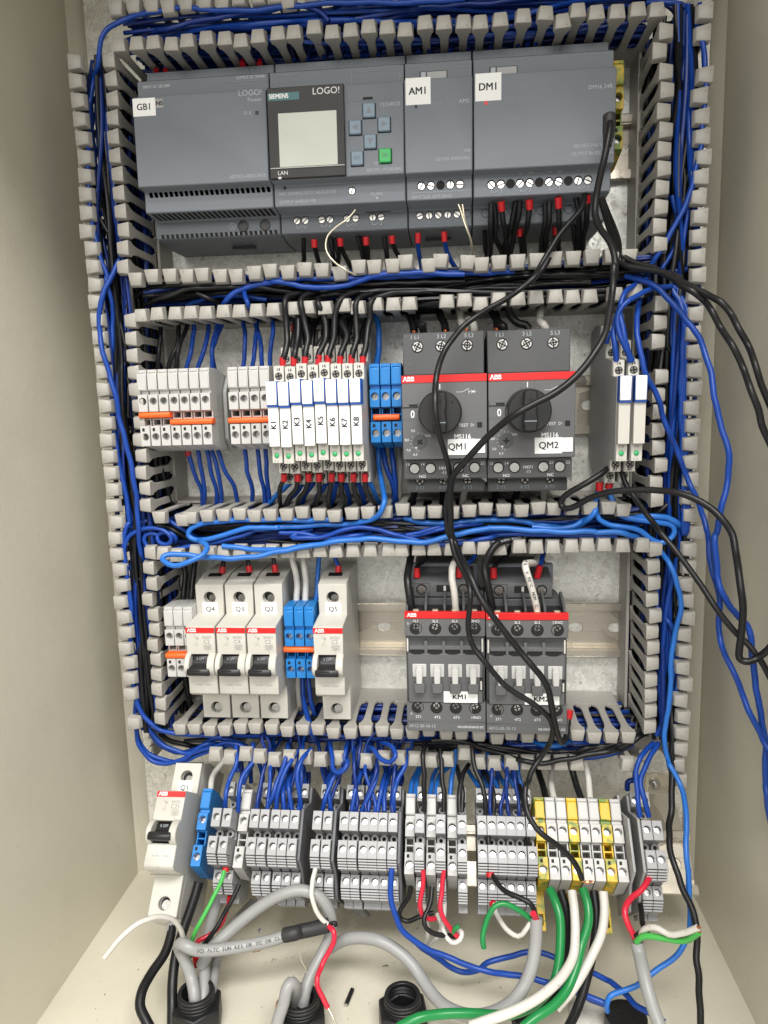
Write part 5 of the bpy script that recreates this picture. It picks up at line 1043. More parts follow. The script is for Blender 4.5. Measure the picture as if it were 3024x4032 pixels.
# --- blue loops at the right
HB = [("700 200 50, 600 250 60, 530 310 66, 500 400 68, 500 500 70, 520 620 72, 552 730 72, 575 850 70", "blue wire arching from the second duct into the right unmarked relay"), ("900 255 54, 780 268 60, 660 310 66, 560 370 70, 492 450 70, 472 540 70, 492 640 72, 540 740 72, 592 845 70", "second blue wire arching into the right unmarked relay"), ("520 380 54, 462 500 64, 446 620 68, 455 720 70, 465 845 69", "blue wire dropping into the left unmarked relay"), ("420 620 52, 400 640 54, 390 700 52", "short blue wire behind the left unmarked relay")]
for s, lab in HB: wire('H', s, 1.45, BLU, lab, GW)
wire('H', "665 320 52, 632 430 60, 630 560 66, 640 700 70, 670 850 72, 700 950 72, 755 1050 70, 800 1160, 830 1270 66, 880 1400, 930 1520 62, 970 1620, 1010 1720 60, 1050 1830 62, 1100 1930 68, 1150 2060 76, 1180 2200 82, L 1195 250 90, L 1205 420 94, L 1230 540 98, L 1268 640, L 1285 740 100, L 1275 850, L 1270 950, L 1290 1060 104, L 1330 1170, L 1400 1320 108, L 1460 1470, L 1520 1620 112, L 1580 1740, L 1620 1830, L 1680 1930 116", 1.5, BLU, "blue wire passing the unmarked relays and hanging down in front of the right wall", GW)
wire('H', "540 175 54, 690 212 62, 800 280 66, 920 400 70, 1000 500 74, 1080 600 78, 1130 690 82, 1172 800 86, 1212 950 90, 1240 1130 94, 1270 1280 96, 1312 1420 98, 1348 1560 100, 1355 1680, 1340 1800, 1310 1930 102, 1280 2060, 1255 2200, L 1245 230 104, L 1250 400, L 1265 540, L 1292 650 106, L 1340 750, L 1420 840, L 1490 920, L 1525 1020 108, L 1535 1130, L 1545 1260, L 1570 1420 110, L 1590 1560, L 1620 1720, L 1642 1880 112, L 1642 2200, R 1655 400 114, R 1680 620", 1.55, BLU, "long blue wire bulging out over the right enclosure wall", GW)
for i, (a, b, c) in enumerate(((1000, 985, 1005), (1020, 1000, 1020), (990, 975, 990))):
    wire('H', "%d 260 50, %d 450 56, %d 700, %d 1000, %d 1300, %d 1600, %d 1900, %d 2200, L %d 200 50, L %d 400 44" % (a - 100, a, a, b, b, b + 15, c + 10, c, c - 20, c - 50), 1.5, BLU, "blue wire running straight down the right duct beside the unmarked relays", "straight blue wires in the right duct")
wire('H', "870 730 48, 920 820, 950 900, 970 1010, 975 1100 44", 1.4, BLK, "black wire showing in the gap of the right duct's fingers", GW)
wire('H', "940 1550 46, 930 1700, 890 1830, 850 1900 40", 1.6, BLU, "short blue wire curving low in the right duct", GW)
wire('H', "940 1830 48, 880 1960, 780 2040, 700 2060 44", 1.7, BLK, "black wire turning from the right duct into the third duct", GW)

# --- third duct, light blue wires on top
wire('J', "-450 300 60, -150 330, 0 330 62, 200 303, 400 272, 600 248, 800 245, 1000 268, 1150 268, 1300 235, 1450 195, 1659 160 60, K 640 155, K 900 170, K 1200 188, K 1500 186, L 300 190, L 450 190, L 560 210, L 650 235 52", 1.6, LBL, "light blue wire along the lower edge of the third duct", GW)
wire('I', "770 255 60, 800 275 66, 832 320 70, 800 365 74, 700 420 78, 610 450 78, 530 443 78, 480 405 76, 500 375 74, 560 362 72, 650 370 70, 800 386 68, 1000 396 68, 1200 384 66, 1400 342 64, 1659 295 62", 1.6, LBL, "light blue wire curling in a loop over the left end of the third row", GW)
wire('K', "-20 75 52, 60 100, 180 118, 320 122, 500 105, 700 92, 900 105, 1100 142, 1250 160, 1360 140, 1430 90 58, 1490 20 60, H 300 1960 50, H 325 1870 50", 1.6, LBL, "light blue wire rising to the red ferrule of the left unmarked relay", GW, "H 330 1865 335 1800 50 50 2.1")
wire('L', "-200 150 54, 0 160, 120 150, 230 80, 290 20 58, 300 -60 52", 1.7, LBL, "light blue wire sloping up at the right of the third duct", GW)
wire('H', "408 1840 50, 415 1890 52, 440 1960 54, 480 2040, 550 2080 56, L 650 95 56, L 800 112, L 900 140, L 925 190, L 885 250, L 800 272, L 725 238, L 660 185, L 550 152, L 400 130, L 330 90, L 298 20 56", 1.6, LBL, "light blue wire looping at the right end of the third duct", GW, "H 402 1850 415 1795 50 50 2.1")
wire('L', "600 80 52, 740 62 56, 870 80, 950 125, 985 180 46", 1.7, LBL, "light blue wire turning into the right duct above the third row", GW)
wire('J', "0 195 54, 150 200, 300 225, 450 240 56, 600 220, 720 195 50", 1.4, BLU, "blue wire crossing in the left half of the third duct", GW)
wire('I', "1659 165 50, J 100 225 56, J 300 235, J 480 185, J 600 152, J 720 160, J 900 205, J 1050 250 58, J 1200 285, J 1350 285, J 1500 262, J 1659 235, K 700 215 56, K 900 205, K 1300 212, K 1659 215 56, L 300 230, L 480 200, L 640 130 48", 1.45, BLU, "dark blue wire weaving the full length of the third duct", GW)
wire('J', "900 220 54, 1050 225, 1250 170, 1450 140, 1600 120 50", 1.35, BLU, "dark blue wire crossing the cords above contactor KM1", GW)
wire('K', "0 215 54, 120 190, 250 155, 330 140 50", 1.35, BLU, "short dark blue wire at the left of the cords above KM1", GW)
o = wire('J', "560 260 46, 700 215, 830 165, 1000 105 44", 1.5, BLK, "black printed wire lying diagonally in the third duct", GW)
for i in range(3): wire('J', "%d 130 44, %d 165 48, %d 190 46, %d 150 42" % (850 + i * 60, 1000 + i * 60, 1200 + i * 60, 1400 + i * 50), 1.4, BLK, "black wire low in the third duct above KM1", "black wires in the third duct")
# spiral at the left end of the third duct
wire('I', "180 420 56, 185 300, 210 230, 280 180, 400 160, 500 180, 550 230, 540 275, 500 290, 455 270, 440 225 54, 470 195, 540 200, 585 240, 570 275 50", 1.35, BLU, "blue wire coiled in a spiral at the left end of the third duct", GW)
wire('I', "440 210 54, 390 198, 345 215, 335 260, 365 305, 450 332, 600 322, 750 295, 900 270, 1050 235, 1200 180 52, 1250 140 46", 1.35, BLU, "blue wire leaving the spiral and running right into the third duct", GW)
wire('I', "160 350 52, 180 250, 230 170, 320 110, 420 92 50, 520 100, 650 170, 750 230 44", 1.35, BLU, "blue wire arching over the spiral at the left of the third duct", GW)
wire('I', "400 140 48, 500 145, 600 190, 700 240 44, 800 262", 1.7, BLK, "black wire beside the spiral at the left of the third duct", GW)

# --- third row wires
for i, (s, f) in enumerate((("962 350 34, 958 420 36, 955 470 38", "956 462 948 512 38 38.5"), ("1130 350 34, 1150 400 36, 1160 465 38", "1158 455 1166 505 38 38.5"), ("1352 370 34, 1356 410 36, 1362 460 38", "1360 445 1370 505 38 38.5"))):
    wire('I', s, 1.45, BLK, "black wire with red ferrule in the top of breaker Q%d" % (4 - i), "feed wires of the breakers", f + " 1.9")
wire('J', "402 280 40, 405 310 40, 430 380 40, 468 470 38", 1.35, BLU, "blue wire with red ferrule in the top of breaker Q5", "feed wires of the breakers", "466 452 463 505 38 38.5 1.9")
wire('I', "1490 360 34, 1522 480 38, 1538 620 40, 1532 800 40", 1.95, WHT, "left white wire going down to the blue terminals beside Q2", "pair of white wires beside breaker Q2")
wire('I', "1582 360 34, 1602 500 38, 1608 640 40, 1604 800 40", 1.95, WHT, "right white wire going down to the blue terminals beside Q2", "pair of white wires beside breaker Q2")
wire('J', "312 350 30, 302 560 32, 290 700 36, 265 800 36", 1.5, LBL, "light blue wire going down between the blue terminals and Q5", None)
wire('I', "640 400 26, 658 560 30, 645 700 34, 628 800 34", 1.9, BLK, "left black wire going down to the white terminals beside Q4", "pair of black wires beside breaker Q4")
wire('I', "735 390 26, 722 560 30, 705 700 34, 698 800 34", 1.9, BLK, "right black wire going down to the white terminals beside Q4", "pair of black wires beside breaker Q4")
wire('I', "655 1320 30, 680 1480 28, 735 1680 22", 2.0, BLK, "black wire leaving the white terminals beside breaker Q4 downwards", None)
wire('J', "148 1320 30, 152 1500 30, 165 1680 24", 1.9, WHT, "white wire below the blue terminals between Q2 and Q5", None)
wire('J', "180 1320 34, 192 1500 40, 218 1640 50, 250 1740 56, 280 1830 46", 1.7, BLU, "left blue wire below the blue terminals between Q2 and Q5", None)
wire('J', "222 1320 34, 242 1480 38, 275 1620 38, 300 1700 26", 1.6, BLU, "right blue wire below the blue terminals between Q2 and Q5", None)
# contactors
wire('J', "1055 280 36, 1030 420 48, 1005 560 62, 1020 690 66, 1048 830 66", 2.3, BLK, "thick black wire into clamp 1L1 of contactor KM1", "thick wires on the contactors")
wire('J', "1178 290 34, 1160 390 38, 1095 450 46, 1082 480 48", 1.4, BLK, "thin black wire with red ferrule on the KM1 coil block", None, "1082 470 1084 545 48 48 1.9")
wire('J', "1430 270 24, 1400 380 40, 1368 450 60, 1358 480 66, 1372 640 70, 1395 840 68", 1.95, WHT, "white wire over the coil block into clamp 5L3 of KM1", "thick wires on the contactors")
wire('J', "1558 310 34, 1540 380 40, 1480 440 48, 1420 480 48", 1.5, BLU, "blue wire with red ferrule on the KM1 coil block", None, "1418 468 1415 545 48 48 1.9")
o_km = wire('K', "1150 222 44, 1000 220 48, 860 235 54, 715 285 64, 650 370 66, 612 470 66, 628 570 68, 660 690 68, 690 840 66", 2.1, BLK, "thick printed black wire into clamp 1L1 of contactor KM2", "thick wires on the contactors")
wire('K', "835 290 34, 790 370 38, 710 435 46, 688 475 48", 1.4, BLK, "thin black wire with red ferrule on the KM2 coil block", None, "687 468 687 550 48 48 1.9")
o_wh = wire('K', "1060 300 24, 1025 420 44, 960 432 66, 938 440 74, 945 480 77, 975 570 77, 1005 680 76, 1025 780 74, 1032 850 70", 2.0, WHT, "white printed wire bent over into clamp 5L3 of KM2", "thick wires on the contactors")
wire('K', "1088 270 34, 1085 350 38, 1068 410 44, 1050 460 48", 1.5, BLU, "blue wire with red ferrule on the KM2 coil block", None, "1052 455 1030 545 49 47 1.9")

# --- left duct, middle and lower part
wire('E', "340 50 54, 270 190 58, 212 320 60, 186 450, 185 620, 216 790 62, 266 960, 312 1120, 342 1300 60, 390 1480, 430 1650, 460 1820, 482 2000 58, 490 2150, I 300 300 54, I 330 480 50, I 350 640 44", 1.5, BLU, "blue wire bowing out to the left beside the white terminals", GW)
wire('E', "275 850 50, 268 1000 54, 283 1200, 300 1400, 330 1600, 370 1800, 410 2000, 418 2150 54, I 200 120 56, I 176 260, I 180 400, I 200 550, I 230 750, I 230 950, I 225 1150, I 240 1350, I 280 1530, I 350 1660, I 450 1740, I 560 1772, I 800 1790 52, I 950 1800", 1.5, BLU, "long blue wire running down the left duct and turning right at the bottom", GW)
wire('E', "290 250 50, 320 450, 370 650, 400 780, 380 950 46, 390 1200", 1.2, BLK, "thin black wire in the left duct beside the white terminals", GW)
wire('E', "340 900 48, 360 1100, 370 1300, 380 1500, 420 1700, 440 1900 44", 1.4, BLK, "black wire in the left duct beside the seven white terminals", GW)
LL = [("215 440 48, 260 540, 320 640, 345 720, 350 900, 345 1100, 300 1350, 270 1500, 268 1700, 300 1850, 370 1930, 500 1990, 620 2000, 760 1950, 900 1895, 1030 1870, 1080 1930, 1070 2080 56", BLU), ("270 800 50, 290 950, 330 1100, 380 1220, 350 1350, 330 1500, 345 1650, 400 1780, 500 1870, 650 1930, 850 1890, 1000 1850, 1120 1880, 1190 1970, 1150 2090, 1110 2180 56", BLU), ("390 950 44, 385 1200, 370 1400, 350 1650, 400 1800, 470 1870, 600 1925, 760 1890, 880 1820, 1030 1830, 1150 1880 46", BLU), ("275 1740 50, 300 1880, 400 1990, 540 2010, 640 1980, 720 1920, 830 1860, 950 1860 44", BLU)]
for i, (s, m) in enumerate(LL): wire('I', s, 1.45, m, "blue wire sweeping from the left duct into the lowest duct above Q1", "blue wires sweeping round the lower left corner")
wire('I', "460 1780 40, 560 1840 44, 680 1870, 800 1880 36", 1.6, BLK, "black wire in the lower left corner of the ducts", GW)
# --- right duct lower part
wire('L', "818 340 52, 880 440 60, 935 560 62, 968 700, 970 820, 930 980 60, 905 1120, 895 1280, 890 1420, 880 1560, 855 1680, 845 1800, 860 1940 60, 890 2060 62, R 880 160 64, R 960 310 70, R 1010 480 80, R 1015 700 92, R 1020 900 100, R 1040 1150 104, R 1045 1380 108, R 1030 1520 110, R 960 1650 112, R 820 1760 114, R 720 1840 116, R 620 1910 118, R 500 1955 120, R 420 1995 122, R 388 2060 122, R 395 2110 120", 1.45, LBL, "light blue wire from the right duct bowing down to the black two-hole grommet", GW)
wire('L', "810 840 48, 870 890 54, 930 990, 955 1130, 960 1300, 930 1450, 905 1520 56, 885 1500, 895 1380, 920 1260, 945 1150 50", 1.5, BLU, "dark blue wire folded into a narrow loop in the lower right duct", GW)
for i, (a, b) in enumerate(((900, 870), (880, 840))): wire('L', "%d 620 44, %d 850 48, %d 1050, %d 1250, %d 1450, %d 1700 50, %d 1790" % (a, a - 20, a - 10, b - 20, b - 30, b - 20, b - 60), 1.5, BLU, "blue wire lying deep in the lower right duct", "blue wires deep in the lower right duct")
wire('L', "815 0 40, 850 120, 900 300, 900 600, 870 900 40", 1.5, BLK, "black wire deep in the right duct at the third row", GW)
wire('L', "890 1500 50, 905 1700 54, 905 1900 58, 905 2200 60, R 905 200 64, R 900 500 74, R 880 760 88, R 920 950 98, R 1000 1170 106, R 1080 1350 112, R 1098 1480 116, R 1100 1700 122, R 1120 1950 128, R 1130 2230 134", 1.75, BLK, "black wire running from the right duct down to the enclosure floor at the right", GW)
for i, y in enumerate((0, 22, 45, 62, 80)):
    g = lambda k=16: rw.uniform(-k, k)
    wire('K', "%d %d 46, 400 %d 52, 700 %d, 1000 %d, 1300 %d, L 200 %d 54, L 450 %d, L 600 %d, L 740 %d 46" % (60 + 60 * i, 1855 + y * .8, 1835 + y * .7 + g(), 1885 + y * .5 + g(), 1935 + y * .4 + g(), 1940 + y * .4 + g(), 1910 + y * .5 + g(), 1860 + y * .5 + g(), 1790 + y * .5 + g(), 1710 + y * .5), 1.5, BLK, "black wire curving along the right half of the lowest duct", "black wires in the right half of the lowest duct")
wire('K', "200 1830 54, 420 1830, 560 1880, 760 1940, 950 2000 62, 1080 2010, 1200 1990, 1400 1950, 1600 1915, L 500 1900 54, L 640 1810, L 720 1760 46", 1.6, BLK, "black wire dipping lowest across the right half of the lowest duct", GW)
wire('K', "1000 1840 44, 1100 1870 52, 1200 1870 52, 1300 1830 44", 1.6, LBL, "short light blue wire below contactor KM2", GW)
wire('K', "900 1960 48, 1100 1980, 1400 1970, L 450 1930, L 600 1860 46", 1.5, BLU, "blue wire under the black ones at the right of the lowest duct", GW)

# --- terminals of the lowest row: wires coming down out of the lowest duct
DN = [("1060 20 52, 1062 150 60, 1012 280 66, 975 420 74, 972 540 74", BLU), ("1190 0 50, 1196 130 58, 1112 260 66, 1085 380 72, 1075 540 74", BLU), ("1240 150 40, 1266 260 46, 1245 400 62, 1215 540 72", BLU), ("1470 0 48, 1452 120 60, 1392 280 66, 1352 400 72, 1292 540 74", BLU), ("1550 60 52, 1480 160 62, 1402 330 70, 1372 540 74", BLU), ("1500 200 44, 1452 300 60, 1432 400 70, 1438 540 74", BLU), ("1580 190 44, 1502 250 56, 1475 340 68, 1498 540 74", BLU), ("1650 50 54, 1582 120 64, 1545 230 70, 1555 380 74, 1572 540 74", BLU)]
for i, (s, m) in enumerate(DN): wire('N', s, 1.45, m, "%s of the front blue wires dropping into the %s" % (ORD[i if i < 3 else i - 3], "two grey terminals beside the blue one" if i < 3 else "left block of five grey terminals"), "blue wires above the left grey terminals")
for i, s in enumerate(("1100 140 44, 1105 260 46, 1100 330 46", "1175 60 44, 1172 200 46, 1178 310 46", "1630 230 40, 1632 300 44, 1625 350 46")): wire('N', s, 1.4, DBL, "dark blue wire behind the front wires at the left grey terminals", "rear blue wires at the left grey terminals")
wire('N', "1040 80 50, 985 120 56, 925 185 54, 872 270 50, 862 380 52, 880 490 56", 1.9, WHT, "white wire dropping from the lowest duct behind the blue terminal beside Q1", None)
DO = [("400 0 50, 415 120 62, 430 210 68, 470 232 70, 515 205 70, 540 140 66, 500 160 60, 520 60 54, 540 0 48", "blue wire hanging in a loose loop out of the lowest duct"), ("500 200 62, 432 265 66, 400 340 70, 362 430 74, 338 540 74", "blue wire into the left of the two lone grey terminals"), ("420 220 50, 390 290 60, 388 380 70, 408 540 74", "blue wire into the right of the two lone grey terminals"), ("650 140 46, 640 240 58, 600 360 68, 568 540 74", "blue wire into the first terminal of the middle grey block"), ("745 190 44, 720 330 62, 698 540 74", "rear blue wire into the second terminal of the middle grey block"), ("775 100 52, 762 260 64, 722 380 70, 645 545 74", "front blue wire into the second terminal of the middle grey block"), ("850 200 46, 810 330 64, 772 540 74", "blue wire into the third terminal of the middle grey block"), ("875 220 46, 832 360 64, 825 540 74", "blue wire into the fourth terminal of the middle grey block"), ("1012 50 50, 992 180 60, 930 290 66, 900 400 72, 902 540 74", "blue wire into the last terminal of the middle grey block"), ("700 30 52, 750 55 62, 800 125 68, 868 152 70, 912 105 70, 890 30 64, 800 -10 52", "blue wire curled over a finger of the lowest duct")]
for s, lab in DO: wire('O', s, 1.45, BLU, lab, "blue wires above the middle grey terminals")
for i, s in enumerate(("610 190 36, 600 280 42, 590 330 46", "680 190 36, 690 270 42, 670 330 46", "920 150 36, 910 260 42, 905 330 46", "950 220 36, 970 280 42, 955 330 46", "400 180 36, 395 260 40, 400 320 44", "470 240 38, 470 300 44, 460 330 46")): wire('O', s, 1.4, DBL, "dark blue wire behind the front wires at the middle grey terminals", "rear blue wires at the middle grey terminals")
for i, (s, m, lab) in enumerate((("1100 190 36, 1052 290 46, 1028 420 58", LBL, "left light blue wire into the first pale single terminal"), ("1115 190 36, 1085 290 46, 1068 420 58", LBL, "right light blue wire into the first pale single terminal"), ("1245 190 36, 1205 290 46, 1185 420 58", LBL, "left light blue wire into the second pale single terminal"), ("1340 180 36, 1260 260 44, 1225 420 58", LBL, "right light blue wire into the second pale single terminal"), ("1388 0 50, 1382 150 52, 1352 300 52, 1345 420 58", LBL, "light blue wire into the third pale single terminal"), ("1150 -10 56, 1132 100 66, 1140 300 72, 1142 540 76", BLK, "black wire into the grey terminal right of the first pale terminal"), ("1268 40 56, 1280 240 66, 1294 400 72, 1296 540 76", BLK, "black wire into the grey terminal right of the second pale terminal"), ("1490 170 46, 1436 270 62, 1418 400 70, 1420 540 76", BLK, "left black wire into the grey terminal right of the third pale terminal"), ("1395 180 46, 1425 290 62, 1440 400 70, 1438 540 76", BLK, "right black wire into the grey terminal right of the third pale terminal"))):
    wire('O', s, 1.45, m, lab, "wires above the pale single terminals")
DQ = [("515 20 58, 540 190 66, 592 330 72, 622 450 76, 628 570 78, 640 700 84, 650 800 88", BLK, "black wire running over the front of the first terminal in the right grey block"), ("575 200 44, 640 270 56, 682 370 66, 690 480 72, 688 550 74", BLK, "black wire into the second terminal of the right grey block"), ("890 330 60, 915 430 70, 940 560 76, 950 700 84, 960 800 86", BLK, "thin black wire passing the last terminal of the right grey block"), ("470 190 34, 560 330 50", LBL, "light blue wire into the first rear clamp of the right grey block"), ("590 230 34, 640 340 50", LBL, "light blue wire into the second rear clamp of the right grey block"), ("640 70 50, 652 200 50, 715 345 50", LBL, "light blue wire into the third rear clamp of the right grey block"), ("700 200 34, 785 345 50", LBL, "light blue wire into the fourth rear clamp of the right grey block"), ("770 80 50, 782 200 48, 850 345 50", LBL, "light blue wire into the fifth rear clamp of the right grey block"), ("890 140 46, 882 230 46, 908 345 50", LBL, "light blue wire into the last rear clamp of the right grey block")]
for s, m, lab in DQ: wire('Q', s, 1.4, m, lab, "wires above the right grey block")
for s, m, lab in (("1030 180 34, 1062 290 46, 1100 440 60", BLK, "left black wire behind the green-yellow and white terminals"), ("1155 180 34, 1136 290 46, 1162 440 60", WHT, "left white wire behind the green-yellow and white terminals"), ("1290 150 44, 1335 300 50, 1378 440 60", BLK, "right black wire behind the green-yellow and white terminals"), ("1410 150 44, 1430 290 50, 1448 440 60", WHT, "right white wire behind the green-yellow and white terminals")): wire('Q', s, 2.0, m, lab, "supply wires behind the earth block")
# more, thinner wires in the tangle above the grey terminals
rt_ = random.Random(31)
for (xs, what) in (((-94.6, -88.7, -82.2, -76.6, -70.8), "left block of five grey terminals"), ((-57.4, -51.3), "two lone grey terminals"), ((-41.6, -36.1, -29.8, -24.6, -19.2, -13.4), "middle grey terminals"), ((37.2, 42.8, 48.2, 53.5, 58.8), "right grey block")):
    for x in xs:
        for k in range(2):
            e, h = ((36, 33), (54, 15))[k] if rt_.random() < .75 else (36, 33)
            a = (x + 2.7 + rt_.gauss(0, .5), *row4(0, e, h - 2)[1:]); b = (a[0] + rt_.gauss(0, 1.2), *row4(0, e - 2 + rt_.gauss(0, 1), h + 5)[1:])
            x0 = x + rt_.gauss(3, 7); g_ = (x0, rt_.uniform(30, 52), -172 + rt_.gauss(0, 3)); c = ((x0 + a[0]) / 2 + rt_.gauss(0, 2), (g_[1] + b[1]) / 2 + rt_.uniform(2, 9), -183 + rt_.gauss(0, 2))
            wire('O', None, 1.15, (DBL, BLU, DBL)[rt_.randrange(3)], "thin blue wire in the tangle above the %s" % what, "tangled thin wires above the %s" % what, path=spline([(x0 + rt_.gauss(0, 6), 40, -163), g_, c, b, a]))
wire('R', "760 0 52, 655 110 62, 622 240 66, 630 400 72, 652 580 76", 1.5, BLU, "left blue wire into the grey terminals at the right end", "pair of blue wires at the right end terminals"); wire('R', "800 0 52, 705 160 62, 656 290 68, 682 430 74, 722 580 76", 1.5, BLU, "right blue wire into the grey terminals at the right end", "pair of blue wires at the right end terminals")
wire('R', "612 200 40, 612 285 44, 580 292 46, 555 305 46, 552 370 46", 1.6, DBL, "small dark blue hook of wire behind the right end terminals", None)

# --- field wires under the lowest row
wire('N', "965 1000 98, 952 1060 100, 905 1170 104, 825 1320 110, 745 1470 114, 708 1580 112, 705 1680 108", 1.25, "wire_bright_green", "thin bright green wire hanging left from the grey terminals", None, "978 978 975 1012 96 97 1.9")
wire('N', "1012 1230 88, 985 1320 92, 935 1440 98, 860 1500 102, 770 1555 106, 738 1610 106, 742 1740 104", 1.35, "wire_red", "thin red wire hanging below the left grey terminals", None, "1012 1210 1010 1245 88 88 1.9")
wire('N', "1085 1110 92, 1022 1250 98, 950 1370 102, 880 1490 106, 800 1600 106, 775 1690 104, 768 1740 104", 1.35, BLK, "thin black wire hanging from the slim white terminal", None)
link("ferrule", M().tube(pts('N', "742 1690 106, 738 1755 106"), 1.9, 10).mesh("ferrule", "ferrule_red", recalc=False), [o for o in COL.objects if o.get("label", "").startswith("thin red wire hanging below")][0])
wire('N', "22 1690 150, 150 1535 146, 285 1420 140, 420 1368 134, 540 1385 128, 620 1460 122, 655 1560 118, 665 1620 116", 1.35, WHT, "white wire curling free over breaker Q1 and pointing left", None)
wire('N', "552 1420 98, 545 1520 104, 500 1660 112, 400 1810 122, 318 1960 132, 300 2080 138, 345 2180 142, 380 2240 144", 2.7, BLK, "left thick black cable hanging below breaker Q1", "thick black cables below Q1", None, None, "cable", "cable", 12)
o = [x for x in COL.objects if x.get("label", "").startswith("left thick black cable")][0]
link("sleeve", M().tube(pts('N', "556 1400 97, 550 1450 99.5, 545 1515 103"), 2.95, 12).mesh("sleeve", "cable_grey", recalc=False), o)
wire('N', "765 1095 88, 705 1300 96, 640 1500 104, 585 1690 112, 556 1880 120, 552 2060 128, 556 2240 134", 2.8, BLK, "right thick black cable hanging below the blue terminal beside Q1", "thick black cables below Q1", None, None, "cable", "cable", 12)
GC = "grey sheathed cables"
def cable(tile, s, r, lab, m="cable_grey"): return wire(tile, s, r, m, lab, GC, None, None, "cable", "cable", 14)
o_pr = cable('N', "738 2060 128, 730 1980 126, 700 1840 120, 660 1720 118, 625 1640 117, 608 1600 118, 625 1575 121, 665 1590 124, 720 1620 124, 800 1636 122, 1000 1622 118, 1200 1585 114, 1340 1550 112, 1460 1512 110", 3.3, "printed grey cable lying across the front, its end in black heat shrink")
cable('N', "800 2060 126, 808 1900 118, 820 1700 106, 845 1500 92, 890 1320 78, 945 1200 66", 3.3, "grey cable rising from the left gland behind the green wire")
cable('N', "850 2040 122, 880 1850 110, 935 1620 94, 1040 1430 72, 1190 1260 50", 3.1, "grey cable rising furthest right from the left gland towards the back")
cable('N', "790 1750 112, 850 1640 112, 920 1570 110, 1020 1470 106, 1180 1330 102, 1320 1240 100, 1450 1185 99, 1560 1165 98, O 220 1172 98, O 320 1215 98, O 385 1310 98, O 408 1420 98, O 395 1520 100, O 345 1640 104, O 285 1760 110, O 235 1870 116, O 205 1960 120, O 185 2060 122", 3.35, "thick grey cable arching over from the left gland to the second gland")
cable('O', "110 2050 122, 130 1960 126, 115 1900 130, 85 1885 132, 55 1930 134, 30 2040 136, 0 2140 138, -25 2240 140", 3.2, "grey cable bent in a tight hook out of the second gland")
cable('O', "575 1270 34, 640 1330 32, 740 1430 36, 880 1560 44, 990 1650 48, 1090 1710 50, 1220 1720 48, 1330 1660 42, 1380 1560 36", 3.1, "grey cable far back sagging under the pale single terminals")
cable('O', "350 1640 92, 430 1595 94, 540 1545 96, 680 1540 98, 800 1565 100, 920 1630 102, 1030 1725 106, 1120 1850 112, 1210 1980 120, 1310 2080 126, 1440 2140 130, Q 560 2150 132, Q 690 2115 132, Q 830 2030 130, Q 940 1890 126, Q 1000 1730 122, Q 1022 1580 118, Q 1022 1375 114", 3.35, "long grey cable sagging across the floor up to the grey block at the right")
cable('R', "628 1565 118, 640 1640 120, 672 1780 128, 720 1960 136, 775 2130 142, 810 2240 146", 3.3, "straight grey cable with split cores at the right end")
o = wire('N', "1440 1512 110.5, 1520 1492, O 150 1480 108, O 270 1460 106, O 385 1435 105", 3.9, "heat_shrink", "black heat shrink sleeve on the end of the printed grey cable", None, None, None, "sleeve", "heat_shrink_sleeve", 14)
wire('O', "375 1438 105, 410 1420 106, 438 1418 106, 445 1440 106", 1.1, BLK, "short black core poking out of the heat shrink sleeve", None)
wire('O', "285 985 96, 262 1090 100, 250 1200 104, 290 1320 106, 340 1390 106, 380 1425 106", 1.35, WHT, "white wire hanging from the lone grey terminals to the heat shrink sleeve", None)
wire('O', "388 1448 107, 425 1480 110, 428 1560 112, 385 1660 114, 330 1760 118, 295 1850 124, 298 1920 126, 340 2000 128, 382 2085 130", 1.45, "wire_red", "red wire hanging from the heat shrink sleeve to the floor", None)
wire('O', "380 2080 130, 410 2130 132, 440 2200 134, 460 2240 134", .55, "tinned_strand", "bare silvery core at the end of the red wire", None)
wire('O', "185 1570 112, 162 1640 112, 172 1700 113, 200 1760 114, 218 1822 115", .35, "tinned_strand", "thin twisted silvery strand hanging beside the second gland", None)
for s, r, m, lab in (("1130 995 96, 1132 1130 98, 1106 1270 100, 1122 1350 100, 1190 1390 98, 1230 1380 96", 1.35, "wire_red", "left red wire below the pale single terminals"), ("1295 995 96, 1282 1150 98, 1266 1280 102, 1300 1390 104, 1360 1480 104, 1402 1525 104", 1.35, "wire_red", "right red wire below the pale single terminals"), ("1035 1130 92, 1016 1220 92, 950 1320 92, 942 1370 92, 1000 1400 92, 1100 1370 92, 1215 1335 90", 1.35, BLK, "black wire looping left below the first pale terminal"), ("1202 1135 92, 1186 1260 98, 1140 1380 104, 1160 1460 106, 1230 1505 106, 1320 1512 104, 1385 1525 102", 1.35, BLK, "black wire looping below the second pale terminal"), ("1302 1250 88, 1292 1400 98, 1302 1500 104, 1355 1568 106, 1420 1550 106, 1440 1500 104, 1415 1475 102, 1388 1495 100", 1.35, WHT, "white wire curled into a ring below the third pale terminal"), ("1135 1240 86, 1158 1370 92, 1172 1480 94, 1152 1580 92", 1.3, WHT, "left white wire hanging below the pale terminals"), ("1240 1345 88, 1272 1420 92, 1250 1520 92, 1165 1600 90", 1.3, WHT, "second white wire bent below the pale terminals"), ("1368 1495 104, 1388 1458 106, 1418 1440 106", 1.3, "wire_green", "short cut green wire end beside the white ring")):
    wire('O', s, r, m, lab, "thin field wires below the pale terminals")
wire('O', "885 985 98, 874 1150 102, 905 1340 106, 1000 1510 108, 1160 1615 108, 1360 1700 108, 1659 1805 110, Q 780 1815 112, Q 920 1840 114, Q 1250 1920 116, Q 1450 2000 118, Q 1575 2055 120", 1.6, BLU, "blue wire from the middle grey block crossing the floor to the grommet", GW)
